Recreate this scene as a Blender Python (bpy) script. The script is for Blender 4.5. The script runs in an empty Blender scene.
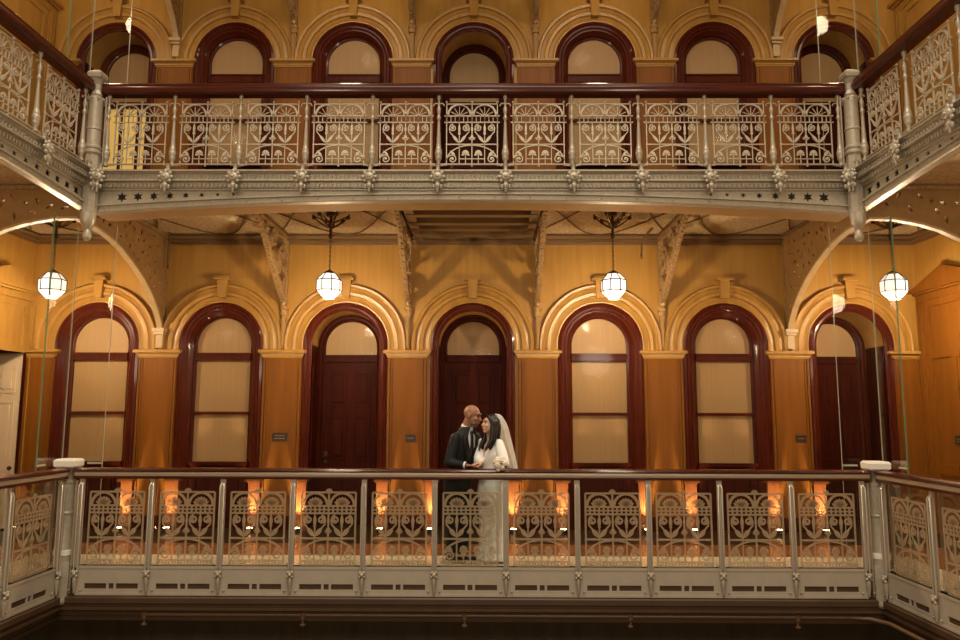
import bpy, bmesh, math, random
from mathutils import Vector, Matrix, Euler
from mathutils.geometry import delaunay_2d_cdt
random.seed(7)
PI = math.pi
SC = bpy.context.scene
COL = SC.collection

# ------------------------------------------------------------------ dimensions (metres)
D = 2.568          # far wall behind the railing
F = 4.60           # storey height
XC = 4.585         # corner newels
SW = 6.715         # side walls
X0 = -0.027
BAY = [X0 + v for v in (-5.667, -3.7913, -1.9157, 0.0, 1.9157, 3.7913, 5.667)]
PIER = [X0 + v for v in (-6.49, -4.729, -2.8535, -0.978, 0.978, 2.8535, 4.729, 6.49)]
YS = -4.3          # how far the side galleries run towards the viewer
CEIL = 4.40

# ------------------------------------------------------------------ materials
def mat(name, col, rough=.5, metal=0., spec=.5, coat=0., emit=None, estr=0.):
    m = bpy.data.materials.new(name); m.use_nodes = True
    b = m.node_tree.nodes['Principled BSDF']
    b.inputs['Base Color'].default_value = (*col, 1)
    b.inputs['Roughness'].default_value = rough
    b.inputs['Metallic'].default_value = metal
    b.inputs['Specular IOR Level'].default_value = spec
    b.inputs['Coat Weight'].default_value = coat
    b.inputs['Coat Roughness'].default_value = .07
    if emit:
        b.inputs['Emission Color'].default_value = (*emit, 1)
        b.inputs['Emission Strength'].default_value = estr
    return m

def grained(name, c1, c2, scale, rough=.4, bump=.05, coat=0., metal=0., detail=4., spec=.5, lo=.3, hi=.7):
    """two tones mixed by noise stretched with the per-axis scale (object coordinates)"""
    m = mat(name, c1, rough, metal, spec, coat)
    nt = m.node_tree; b = nt.nodes['Principled BSDF']
    tc = nt.nodes.new('ShaderNodeTexCoord'); mp = nt.nodes.new('ShaderNodeMapping')
    nz = nt.nodes.new('ShaderNodeTexNoise'); cr = nt.nodes.new('ShaderNodeValToRGB')
    mp.inputs['Scale'].default_value = scale
    nz.inputs['Scale'].default_value = 1.; nz.inputs['Detail'].default_value = detail
    cr.color_ramp.elements[0].position = lo; cr.color_ramp.elements[1].position = hi
    cr.color_ramp.elements[0].color = (*c1, 1); cr.color_ramp.elements[1].color = (*c2, 1)
    nt.links.new(tc.outputs['Object'], mp.inputs[0]); nt.links.new(mp.outputs[0], nz.inputs['Vector'])
    nt.links.new(nz.outputs['Fac'], cr.inputs[0]); nt.links.new(cr.outputs[0], b.inputs['Base Color'])
    if bump:
        bp = nt.nodes.new('ShaderNodeBump'); bp.inputs['Strength'].default_value = bump; bp.inputs['Distance'].default_value = .02
        nt.links.new(nz.outputs['Fac'], bp.inputs['Height']); nt.links.new(bp.outputs[0], b.inputs['Normal'])
    return m

def glassy(name, tint, refl=.9, rough=.02):
    m = bpy.data.materials.new(name); m.use_nodes = True
    nt = m.node_tree; nt.nodes.clear()
    o = nt.nodes.new('ShaderNodeOutputMaterial'); mx = nt.nodes.new('ShaderNodeMixShader')
    t = nt.nodes.new('ShaderNodeBsdfTransparent'); g = nt.nodes.new('ShaderNodeBsdfGlossy'); fr = nt.nodes.new('ShaderNodeFresnel')
    mu = nt.nodes.new('ShaderNodeMath'); mu.operation = 'MULTIPLY'; mu.inputs[1].default_value = refl
    fr.inputs['IOR'].default_value = 1.45
    t.inputs[0].default_value = (*tint, 1); g.inputs['Roughness'].default_value = rough
    nt.links.new(fr.outputs[0], mu.inputs[0]); nt.links.new(mu.outputs[0], mx.inputs[0])
    nt.links.new(t.outputs[0], mx.inputs[1]); nt.links.new(g.outputs[0], mx.inputs[2]); nt.links.new(mx.outputs[0], o.inputs[0])
    return m

def veiled(name, col, alpha, rough=.8):
    m = bpy.data.materials.new(name); m.use_nodes = True
    nt = m.node_tree; nt.nodes.clear()
    o = nt.nodes.new('ShaderNodeOutputMaterial'); mx = nt.nodes.new('ShaderNodeMixShader'); mx2 = nt.nodes.new('ShaderNodeMixShader')
    t = nt.nodes.new('ShaderNodeBsdfTransparent'); d = nt.nodes.new('ShaderNodeBsdfDiffuse'); tl = nt.nodes.new('ShaderNodeBsdfTranslucent')
    d.inputs[0].default_value = (*col, 1); tl.inputs[0].default_value = (*col, 1)
    mx.inputs[0].default_value = alpha; mx2.inputs[0].default_value = .45
    nt.links.new(d.outputs[0], mx2.inputs[1]); nt.links.new(tl.outputs[0], mx2.inputs[2])
    nt.links.new(t.outputs[0], mx.inputs[1]); nt.links.new(mx2.outputs[0], mx.inputs[2]); nt.links.new(mx.outputs[0], o.inputs[0])
    return m

M = {}
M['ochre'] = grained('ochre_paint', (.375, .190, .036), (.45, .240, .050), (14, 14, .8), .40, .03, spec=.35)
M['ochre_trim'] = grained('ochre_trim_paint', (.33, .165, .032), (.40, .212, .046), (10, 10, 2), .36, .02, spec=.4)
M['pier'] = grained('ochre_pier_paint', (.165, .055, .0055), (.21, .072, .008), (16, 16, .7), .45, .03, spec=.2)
M['wood'] = grained('mahogany', (.046, .0062, .0024), (.082, .0125, .0045), (26, 26, 2.2), .32, .04, .14, spec=.10)
M['pedestal'] = grained('uplit_mahogany_tint', (.15, .048, .015), (.22, .075, .024), (26, 26, 2.2), .32, .04, .05, spec=.25)  # mahogany lightened on the pedestals, uplight glow put into its colour
M['wood_dark'] = grained('dark_mahogany', (.030, .0045, .0018), (.052, .008, .003), (26, 26, 2.2), .45, .04, .0, spec=.06)
M['rail'] = grained('polished_handrail_wood', (.040, .007, .0035), (.075, .014, .006), (3, 40, 40), .22, .0, .25, spec=.3)
M['blind'] = grained('tan_roller_blind', (.345, .20, .086), (.385, .225, .10), (30, 30, .5), .6, .0)
M['lit_blind'] = mat('backlit_blind', (.6, .42, .15), .7, emit=(1., .58, .14), estr=.45)
M['window_glass'] = glassy('window_glass', (.97, .97, .95), .07, .06)
M['glass'] = glassy('railing_glass', (.95, .96, .94), .55, .02)
M['glass_screen'] = glassy('screen_glass', (.985, .99, .985), .25, .015)
M['glass_edge'] = mat('green_glass_edge', (.10, .19, .10), .15, 0, .8)
M['glass_edge_pale'] = mat('pale_glass_edge', (.38, .36, .26), .15, 0, .8)
M['etched'] = veiled('etched_frosting', (.62, .48, .31), .46)
M['iron'] = grained('silver_painted_iron', (.36, .302, .222), (.43, .365, .272), (22, 22, 22), .38, .05, 0, .25)
M['iron_scroll'] = grained('silver_painted_scrollwork', (.48, .405, .295), (.56, .475, .35), (30, 30, 30), .36, .0, 0, .25)
M['panel'] = grained('grey_painted_sheet', (.42, .35, .265), (.47, .39, .30), (6, 6, 6), .42, .02, 0, .1)
M['slot'] = mat('dark_vent_slot', (.20, .125, .07), .8)
M['steel'] = mat('brushed_steel', (.60, .52, .41), .30, .55)
M['strip'] = mat('tan_metal_strip', (.56, .44, .31), .42, .45)
M['soffit'] = grained('tan_painted_beam', (.30, .17, .065), (.35, .20, .08), (5, 5, 5), .7, .03, spec=.15)
M['ceiling'] = grained('stamped_tan_ceiling', (.36, .235, .11), (.74, .56, .33), (22, 22, 22), .5, .35, 0, 0, 6)
M['rib_dark'] = mat('brown_ceiling_moulding', (.16, .085, .03), .55)
M['bracket'] = grained('tan_gilded_bracket', (.20, .11, .04), (.42, .26, .115), (30, 30, 30), .42, .1, 0, .1)
M['plate'] = grained('brown_pierced_plate', (.25, .135, .043), (.31, .17, .058), (10, 10, 10), .48, .05)
M['flange'] = grained('tan_rib_edge', (.40, .265, .13), (.47, .32, .16), (9, 9, 9), .45, .02)
M['brass'] = mat('dark_brass', (.10, .052, .02), .36, .8)
M['lamp'] = mat('opal_lamp_glass', (.9, .85, .75), .4, emit=(1., .94, .82), estr=1.2)
M['lead'] = mat('dark_lamp_leading', (.045, .03, .018), .5, .3)
M['uplens'] = mat('uplight_lens', (1, .9, .7), .4, emit=(1., .66, .30), estr=40.)
M['black'] = mat('black_metal', (.02, .018, .016), .4, .3)
M['plaque'] = mat('dark_room_plaque', (.028, .018, .012), .35)
M['plaque_text'] = mat('worn_plaque_lettering', (.28, .18, .09), .5)
M['mosaic'] = grained('cream_mosaic_border', (.52, .42, .27), (.90, .80, .60), (38, 38, 38), .22, .02, 0, 0, 2)
M['redtile'] = grained('red_brown_tile', (.16, .055, .02), (.30, .11, .04), (9, 4, 9), .22, .0, 0, 0, 3)
M['darktile'] = grained('dark_border_tile', (.025, .014, .008), (.05, .026, .013), (8, 8, 8), .3, .0)
M['umber'] = grained('dark_umber_paint', (.065, .033, .015), (.085, .043, .02), (4, 4, 4), .45, .0)
M['pipe'] = mat('brown_painted_pipe', (.15, .08, .038), .4)
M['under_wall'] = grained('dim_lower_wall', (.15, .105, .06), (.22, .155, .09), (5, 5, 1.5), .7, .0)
M['cream_door'] = grained('cream_painted_door', (.66, .50, .32), (.70, .54, .35), (8, 8, 1), .45, .0)
M['white'] = mat('white_newel_cap', (.80, .75, .66), .4)
M['detector'] = mat('cream_plastic', (.70, .56, .36), .5)
M['skin_m'] = grained('warm_brown_skin', (.30, .135, .075), (.35, .165, .092), (20, 20, 20), .48)
M['skin_f'] = grained('light_skin', (.66, .38, .26), (.71, .42, .29), (20, 20, 20), .45)
M['lips'] = mat('lips', (.40, .10, .08), .4)
M['lips_m'] = mat('brown_lips', (.25, .09, .06), .45)
M['eye'] = mat('dark_eye', (.02, .012, .01), .2)
M['eye_white'] = mat('eye_white', (.7, .66, .6), .3)
M['suit'] = grained('charcoal_suit_cloth', (.006, .006, .0065), (.011, .0105, .0105), (60, 60, 60), .65, .05, spec=.3)
M['shirt'] = mat('white_shirt_cotton', (.82, .80, .76), .7)
M['tie'] = mat('black_silk_tie', (.012, .012, .014), .4)
M['shoe'] = mat('black_shoe_leather', (.012, .01, .009), .3)
M['hair'] = grained('black_brown_hair', (.004, .003, .003), (.010, .006, .005), (90, 90, 6), .35, .25)
M['stubble'] = mat('short_grey_stubble', (.14, .085, .06), .7)
M['dress'] = grained('ivory_satin_dress', (.90, .87, .81), (.95, .92, .87), (9, 9, 4), .5, .08)
M['veil'] = veiled('white_tulle', (.98, .96, .92), .60)
M['rose'] = mat('white_rose_petals', (.86, .80, .68), .6)
M['blush'] = mat('blush_rose_petals', (.80, .60, .42), .6)
M['leaf'] = mat('green_leaves', (.055, .10, .03), .5)
M['ribbon'] = mat('cream_ribbon', (.75, .68, .55), .5)

# ------------------------------------------------------------------ mesh builder
class MB:
    def __init__(s): s.v = []; s.f = []; s.mi = []
    def add(s, vs, fs, mi=0):
        o = len(s.v); s.v += [tuple(p) for p in vs]
        for f in fs: s.f.append(tuple(i + o for i in f)); s.mi.append(mi)
        return s
    def box(s, x0, x1, y0, y1, z0, z1, mi=0):
        return s.add([(x0,y0,z0),(x1,y0,z0),(x1,y1,z0),(x0,y1,z0),(x0,y0,z1),(x1,y0,z1),(x1,y1,z1),(x0,y1,z1)],
                     [(0,3,2,1),(4,5,6,7),(0,1,5,4),(1,2,6,5),(2,3,7,6),(3,0,4,7)], mi)
    def quad(s, a, b, c, d, mi=0): return s.add([a, b, c, d], [(0,1,2,3)], mi)
    def lathe(s, prof, c=(0,0,0), n=16, mi=0, sy=1., rot=0.):
        """prof: [(r, z)] bottom to top about the vertical axis through c"""
        vs = []; fs = []
        for r, z in prof:
            for k in range(n):
                a = 2*PI*k/n + rot; vs.append((c[0] + r*math.cos(a), c[1] + sy*r*math.sin(a), c[2] + z))
        m = len(prof)
        for i in range(m-1):
            for k in range(n):
                k2 = (k+1) % n; fs.append((i*n+k, i*n+k2, (i+1)*n+k2, (i+1)*n+k))
        fs.append(tuple(range(n))[::-1]); fs.append(tuple((m-1)*n + k for k in range(n)))
        return s.add(vs, fs, mi)
    def tube(s, pts, r, n=6, mi=0, caps=True):
        """round tube along pts, r a number or one per point"""
        pts = [Vector(p) for p in pts]; m = len(pts)
        rs = r if isinstance(r, (list, tuple)) else [r]*m
        t0 = (pts[1]-pts[0]).normalized()
        ref = Vector((0,0,1)) if abs(t0.z) < .9 else Vector((0,1,0))
        u = t0.cross(ref).normalized(); vs = []
        for i in range(m):
            t = (pts[min(i+1,m-1)]-pts[max(i-1,0)]).normalized()
            u = (u - t*u.dot(t)).normalized(); w = t.cross(u)
            for k in range(n):
                a = 2*PI*k/n; vs.append(pts[i] + (u*math.cos(a) + w*math.sin(a))*rs[i])
        fs = []
        for i in range(m-1):
            for k in range(n):
                k2 = (k+1) % n; fs.append((i*n+k, i*n+k2, (i+1)*n+k2, (i+1)*n+k))
        if caps: fs.append(tuple(range(n))[::-1]); fs.append(tuple((m-1)*n+k for k in range(n)))
        return s.add(vs, fs, mi)
    def ball(s, c, r, n=10, m=7, mi=0, R=None):
        rx, ry, rz = r if isinstance(r, (list, tuple)) else (r, r, r)
        vs = []; fs = []
        for i in range(m+1):
            t = PI*i/m
            for k in range(n):
                a = 2*PI*k/n
                p = Vector((rx*math.sin(t)*math.cos(a), ry*math.sin(t)*math.sin(a), rz*math.cos(t)))
                if R is not None: p = R @ p
                vs.append(p + Vector(c))
        for i in range(m):
            for k in range(n):
                k2 = (k+1) % n; fs.append((i*n+k, (i+1)*n+k, (i+1)*n+k2, i*n+k2))
        return s.add(vs, fs, mi)
    def prism(s, poly, y0, y1, mi=0, ax='Y'):
        """closed 2-D outline [(a, b)] as front/back caps + sides; ax Y: (x,z) outline, X: (y,z) outline, Z: (x,y)"""
        n = len(poly)
        P = {'Y': lambda a, b, t: (a, t, b), 'X': lambda a, b, t: (t, a, b), 'Z': lambda a, b, t: (a, b, t)}[ax]
        vs = [P(a, b, y0) for a, b in poly] + [P(a, b, y1) for a, b in poly]
        fs = [tuple(range(n)), tuple(range(n, 2*n))[::-1]] + [(i, n+i, n+(i+1) % n, (i+1) % n) for i in range(n)]
        return s.add(vs, fs, mi)
    def ribbon(s, pts, hw, y0, y1, mi=0, ax='Y'):
        """flat bar of half width hw along a 2-D polyline, from depth y0 to y1"""
        n = len(pts); L = []; R = []
        for i in range(n):
            a = pts[max(i-1,0)]; b = pts[min(i+1,n-1)]
            dx, dz = b[0]-a[0], b[1]-a[1]; l = math.hypot(dx, dz) or 1
            h = hw[i] if isinstance(hw, (list, tuple)) else hw
            nx, nz = -dz/l*h, dx/l*h
            L.append((pts[i][0]+nx, pts[i][1]+nz)); R.append((pts[i][0]-nx, pts[i][1]-nz))
        P = {'Y': lambda a, t: (a[0], t, a[1]), 'X': lambda a, t: (t, a[0], a[1])}[ax]
        vs = []
        for i in range(n): vs += [P(L[i], y0), P(R[i], y0), P(R[i], y1), P(L[i], y1)]
        fs = [(0,1,2,3), (4*n-1,4*n-2,4*n-3,4*n-4)]
        for i in range(n-1):
            o = 4*i
            for k in range(4): fs.append((o+k, o+4+k, o+4+(k+1) % 4, o+(k+1) % 4))
        return s.add(vs, fs, mi)
    def sweep_x(s, prof, xs, mi=0):
        """closed outline prof [(y, z)] extruded along X; prof may be a function of x"""
        P = prof if callable(prof) else (lambda x: prof)
        n = len(P(xs[0])); vs = []; fs = []
        for x in xs: vs += [(x, y, z) for y, z in P(x)]
        for i in range(len(xs)-1):
            for k in range(n): fs.append((i*n+k, i*n+(k+1) % n, (i+1)*n+(k+1) % n, (i+1)*n+k))
        fs.append(tuple(range(n))[::-1]); fs.append(tuple((len(xs)-1)*n+k for k in range(n)))
        return s.add(vs, fs, mi)
    def sweep_arch(s, prof, cx, zb, zs, n=28, mi=0, closed=False, y=0.):
        """prof [(radius, depth)] swept up a jamb from zb to the spring zs, round the arch and down again"""
        path = [(-1, 0, zb)] + [(-math.cos(PI*k/n), math.sin(PI*k/n), zs) for k in range(n+1)] + [(1, 0, zb)]
        m = len(prof); vs = []; fs = []
        for dx, dz, z in path: vs += [(cx + dx*r, y + d, z + dz*r) for r, d in prof]
        for i in range(len(path)-1):
            for k in range(m if closed else m-1):
                k2 = (k+1) % m; fs.append((i*m+k, i*m+k2, (i+1)*m+k2, (i+1)*m+k))
        return s.add(vs, fs, mi)
    def plate(s, outer, holes, t0, t1, mi=0, ax='Y'):
        """flat plate with real holes (outlines in 2-D)"""
        pts = []; ed = []
        loops = [outer] + holes
        for lp in loops:
            o = len(pts); pts += [Vector(p) for p in lp]; ed += [(o+i, o+(i+1) % len(lp)) for i in range(len(lp))]
        r = delaunay_2d_cdt(pts, ed, [], 0, 1e-6)
        vv, ff = r[0], r[2]
        def inside(x, z, lp):
            c = False; k = len(lp)
            for i in range(k):
                (xa, za), (xb, zb_) = lp[i], lp[(i+1) % k]
                if (za > z) != (zb_ > z) and x < (xb-xa)*(z-za)/(zb_-za)+xa: c = not c
            return c
        keep = []
        for f in ff:
            x = sum(vv[i][0] for i in f)/len(f); z = sum(vv[i][1] for i in f)/len(f)
            if inside(x, z, outer) and not any(inside(x, z, h) for h in holes): keep.append(f)
        ff = keep
        P = {'Y': lambda a, t: (a[0], t, a[1]), 'X': lambda a, t: (t, a[0], a[1])}[ax]
        n = len(vv)
        s.add([P(p, t0) for p in vv], [tuple(f) for f in ff], mi); s.add([P(p, t1) for p in vv], [tuple(f)[::-1] for f in ff], mi)
        for lp in loops:
            k = len(lp); s.add([P(p, t0) for p in lp] + [P(p, t1) for p in lp], [(i, (i+1) % k, k+(i+1) % k, k+i) for i in range(k)], mi)
        return s
    def mesh(s, name, smooth=None, recalc=True):
        me = bpy.data.meshes.new(name); me.from_pydata(s.v, [], s.f)
        me.polygons.foreach_set('material_index', s.mi)
        if recalc:
            bm = bmesh.new(); bm.from_mesh(me); bmesh.ops.recalc_face_normals(bm, faces=bm.faces); bm.to_mesh(me); bm.free()
        if smooth is not None:
            me.polygons.foreach_set('use_smooth', [True]*len(me.polygons))
            me.set_sharp_from_angle(angle=math.radians(smooth))
        me.update(); return me
    def build(s, name, m, parent=None, smooth=None, loc=(0,0,0), rotz=0., recalc=True):
        me = s.mesh(name, smooth, recalc)
        for k in (m if isinstance(m, (list, tuple)) else [m]): me.materials.append(M[k])
        return place(name, me, parent, loc, rotz)

def place(name, me, parent=None, loc=(0,0,0), rotz=0.):
    o = bpy.data.objects.new(name, me); COL.objects.link(o)
    o.location = loc; o.rotation_euler = (0, 0, rotz); o.parent = parent
    return o
def tag(o, label, cat, group=None, kind=None):
    o['label'] = label; o['category'] = cat
    if group: o['group'] = group
    if kind: o['kind'] = kind
    return o
def empty(name, loc=(0,0,0), rotz=0.):
    o = bpy.data.objects.new(name, None); COL.objects.link(o); o.empty_display_size = .1
    o.location = loc; o.rotation_euler = (0,0,rotz); return o
def copy_tree(o, parent=None):
    c = o.copy(); COL.objects.link(c); c.parent = parent
    for ch in list(o.children): copy_tree(ch, c)
    return c
def arc(cx, cz, r, a0, a1, n=12, rz=None):
    return [(cx + r*math.cos(math.radians(a0+(a1-a0)*i/n)), cz + (rz or r)*math.sin(math.radians(a0+(a1-a0)*i/n))) for i in range(n+1)]
def spiral(cx, cz, r0, r1, a0, turns, n=26):
    return [(cx + (r0+(r1-r0)*i/n)*math.cos(math.radians(a0+360*turns*i/n)), cz + (r0+(r1-r0)*i/n)*math.sin(math.radians(a0+360*turns*i/n))) for i in range(n+1)]
def leaf(cx, cz, l, w, ang, n=6):
    """pointed leaf outline, base at (cx,cz)"""
    a = math.radians(ang); up = [(l*i/n, w*math.sin(PI*i/n)**.8 if 0 < i < n else 0) for i in range(n+1)]
    pts = up + [(x, -y) for x, y in up[-2:0:-1]]
    return [(cx + x*math.cos(a) - y*math.sin(a), cz + x*math.sin(a) + y*math.cos(a)) for x, y in pts]

# ------------------------------------------------------------------ walls, floors, ceilings
SPR = (2.72, 2.63)
def far_wall(name, zb, spr, ztop, label):
    b = MB(); R = .60; n = 28
    edges = [-SW + X0] + [(BAY[i]+BAY[i+1])/2 for i in range(6)] + [SW + X0]
    for i, cx in enumerate(BAY):
        l, r = edges[i], edges[i+1]; zs = zb + spr
        b.quad((l,D,zb),(cx-R,D,zb),(cx-R,D,zs),(l,D,zs)); b.quad((cx+R,D,zb),(r,D,zb),(r,D,zs),(cx+R,D,zs))
        top = ztop
        prev = None
        for k in range(n+1):
            a = PI - PI*k/n; p = (cx + R*math.cos(a), zs + R*math.sin(a))
            q = (l + (r-l)*k/n, top)
            if prev: b.quad((prev[0][0],D,prev[0][1]),(p[0],D,p[1]),(q[0],D,q[1]),(prev[1][0],D,prev[1][1]))
            prev = (p, q)
        b.add([(l,D,zs),(cx-R,D,zs),(l,D,top)], [(0,1,2)]); b.add([(r,D,zs),(r,D,top),(cx+R,D,zs)], [(0,1,2)])
    o = b.build(name, 'ochre'); tag(o, label, 'wall', kind='structure'); return o
far_wall('wall_far', 0, SPR[0], CEIL, 'ochre painted arcaded wall behind the couple on the lower gallery')
far_wall('wall_far_upper', F, SPR[1], F + CEIL, 'ochre painted arcaded wall of the upper gallery')

def side_wall(name, sgn, label, opening):
    b = MB(); x = sgn*SW + X0
    for z0 in (0, F):
        zt = z0 + CEIL
        y0, y1, zo = 1.15, (2.53 if opening and z0 == 0 else 2.36), z0 + 3.36
        if opening and z0 == 0:
            b.quad((x,y1,z0),(x,D,z0),(x,D,zt),(x,y1,zt)); b.quad((x,YS,z0),(x,y0,z0),(x,y0,zt),(x,YS,zt)); b.quad((x,y0,zo),(x,y1,zo),(x,y1,zt),(x,y0,zt))
            xo = x + sgn*1.5                                          # the little lobby behind the opening
            b.quad((xo,y0-.6,0),(xo,y1+.2,0),(xo,y1+.2,3.5),(xo,y0-.6,3.5)); b.quad((x,y1+.02,0),(xo,y1+.02,0),(xo,y1+.02,3.5),(x,y1+.02,3.5))
            b.quad((x,y0-.6,0),(xo,y0-.6,0),(xo,y0-.6,3.5),(x,y0-.6,3.5)); b.quad((x,y0-.6,3.5),(xo,y0-.6,3.5),(xo,y1+.2,3.5),(x,y1+.2,3.5)); b.quad((x,y0-.6,0),(xo,y0-.6,0),(xo,y1+.2,0),(x,y1+.2,0))
        else:
            b.quad((x,YS,z0),(x,D,z0),(x,D,zt),(x,YS,zt))
    o = b.build(name, 'ochre'); tag(o, label, 'wall', kind='structure'); return o
side_wall('wall_left', -1, 'ochre painted side wall at the left edge', True)
side_wall('wall_right', 1, 'ochre painted side wall at the right edge', False)

def floor_mesh(z, zlow, e=-.04):
    b = MB()
    def strip(d0, d1, mi):                       # a band that runs round the three sides at distance d from the rail
        b.quad((-XC-d0,d0,z),(XC+d0,d0,z),(XC+d1,d1,z),(-XC-d1,d1,z), mi)
        for s in (-1,1): b.quad((s*(XC+d0),d0,z),(s*(XC+d0),YS,z),(s*(XC+d1),YS,z),(s*(XC+d1),d1,z), mi)
    strip(e, .62, 0); strip(.62, 1.42, 1); strip(1.42, 2.60, 2)
    b.quad((-SW,D-.01,z+.0005),(SW,D-.01,z+.0005),(SW,D+.9,z+.0005),(-SW,D+.9,z+.0005), 2)
    # underside
    b.quad((-7.2,0,zlow),(7.2,0,zlow),(7.2,D,zlow),(-7.2,D,zlow), 2)
    for s in (-1,1): b.quad((s*XC,YS,zlow),(s*7.2,YS,zlow),(s*7.2,0,zlow),(s*XC,0,zlow), 2)
    return b
tag(floor_mesh(0, -.55).build('floor', ['mosaic','redtile','darktile'], recalc=False), 'tiled floor of the lower gallery with a cream mosaic border', 'floor', kind='structure')
tag(floor_mesh(F, F-.12, .03).build('floor_upper', ['mosaic','redtile','darktile'], recalc=False), 'floor of the upper gallery behind the iron railing', 'floor', kind='structure')
def ceiling(name, z, label):
    b = MB(); b.quad((-SW,.36,z),(SW,.36,z),(SW,D,z),(-SW,D,z))
    for s in (-1,1): b.quad((s*(XC+.04),YS,z),(s*SW,YS,z),(s*SW,.36,z),(s*(XC+.04),.36,z))
    tag(b.build(name, 'ceiling'), label, 'ceiling', kind='structure')
ceiling('ceiling', CEIL+.012, 'stamped tan ceiling over the lower gallery')
ceiling('ceiling_upper', F + CEIL, 'tan ceiling over the upper gallery')
# dim storey below
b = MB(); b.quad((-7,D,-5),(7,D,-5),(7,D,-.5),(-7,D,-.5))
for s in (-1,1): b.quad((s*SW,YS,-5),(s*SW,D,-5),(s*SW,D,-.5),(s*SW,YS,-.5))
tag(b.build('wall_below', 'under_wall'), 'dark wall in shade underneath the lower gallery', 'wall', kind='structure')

# ceiling cornice and the brown mouldings on the ceiling
TR = [0]
def trim(name_bm, m, label, parent=None, smooth=None):
    TR[0] += 1
    return tag(name_bm.build('trim_%d' % TR[0], m, parent, smooth), label, 'trim', kind='structure')
def cornice(z, label):
    b = MB(); prof = [(D,z-.14),(D-.02,z-.14),(D-.03,z-.10),(D-.06,z-.085),(D-.06,z-.06),(D-.10,z-.03),(D-.10,z),(D,z)]
    b.sweep_x(prof, [-SW+.01, SW-.01], 0)
    for s in (-1,1):
        x = s*SW + X0
        pr = [(x - s*(D-y), zz) for y, zz in prof]
        b.prism(pr, YS, D-.02, 0, 'Y')
    trim(b, 'rib_dark', label)
cornice(CEIL, 'brown cornice where the far wall meets the lower ceiling')
b = MB()
for i, cx in enumerate(BAY):
    if i == 3: continue
    x0, x1 = cx-.90, cx+.90
    for sg in (-1, 1):
        b.tube([(x0+(x1-x0)*t/24, 1.50 + sg*.97*math.cos(PI*(x0+(x1-x0)*t/24-cx)/1.22), CEIL-.006) for t in range(25)], .011, 5)
        b.tube([(x0+(x1-x0)*t/24, 1.50 + sg*.97*math.cos(PI*(x0+(x1-x0)*t/24-cx)/1.22+PI), CEIL-.006) for t in range(25)], .008, 5)
for px in PIER[1:-1]:
    b.box(px-.05, px+.05, .4, D-.06, CEIL-.05, CEIL-.001)
trim(b, 'rib_dark', 'brown lattice mouldings curving across the lower ceiling')
b = MB()                                        # centre bay: dark coffer with cross bars
for y in (.95, 1.38, 1.72, 2.08): b.box(-.88, .86, y, y+.13, CEIL-.11, CEIL-.001)
b.box(-.90,-.78,.5,D-.1,CEIL-.10,CEIL-.001); b.box(.76,.88,.5,D-.1,CEIL-.10,CEIL-.001)
trim(b, 'rib_dark', 'dark cross bars of the ceiling coffer above the couple')

# ------------------------------------------------------------------ arches, windows, doors
ARCHIVOLT = [(.615,.01),(.615,-.03),(.655,-.038),(.672,-.02),(.735,-.02),(.745,-.052),(.79,-.062),(.81,-.042),(.862,-.042),(.872,-.078),(.905,-.088),(.922,-.06),(.922,.01)]
CASING = [(.635,.01),(.635,-.04),(.60,-.055),(.575,-.03),(.545,-.03),(.525,-.008),(.50,-.008),(.475,.025),(.445,.06),(.445,.095),(.412,.105),(.412,.14)]
OUTER = [(.635,.01),(.635,-.04),(.60,-.055),(.575,-.03),(.545,-.03),(.53,-.01),(.51,-.005),(.51,.03)]
ORD = ('leftmost','second','third','central','fifth','sixth','rightmost')
WN = [0]; DN = [0]
def arch_pane(cx, zs, r, z0, y, n=24):
    b = MB(); pts = [(cx-r, z0)] + [(cx + r*math.cos(PI-PI*k/n), zs + r*math.sin(PI-PI*k/n)) for k in range(n+1)] + [(cx+r, z0)]
    b.add([(x, y, z) for x, z in pts], [tuple(range(len(pts)))]); return b
def raised_panels(b, cx, y, rects, d=.018, e=.035):
    """fielded panels: a sunk moulding round a raised field"""
    for x0, x1, z0, z1 in rects:
        x0 += cx; x1 += cx
        for (ax0, ax1, az0, az1) in ((x0,x1,z0,z0+e),(x0,x1,z1-e,z1),(x0,x0+e,z0+e,z1-e),(x1-e,x1,z0+e,z1-e)):
            b.box(ax0, ax1, y-d*.7, y, az0, az1)
        i = e*1.8
        if x1-x0 > 2.4*i and z1-z0 > 2.4*i: b.box(x0+i, x1-i, y-d, y, z0+i, z1-i)

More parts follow.
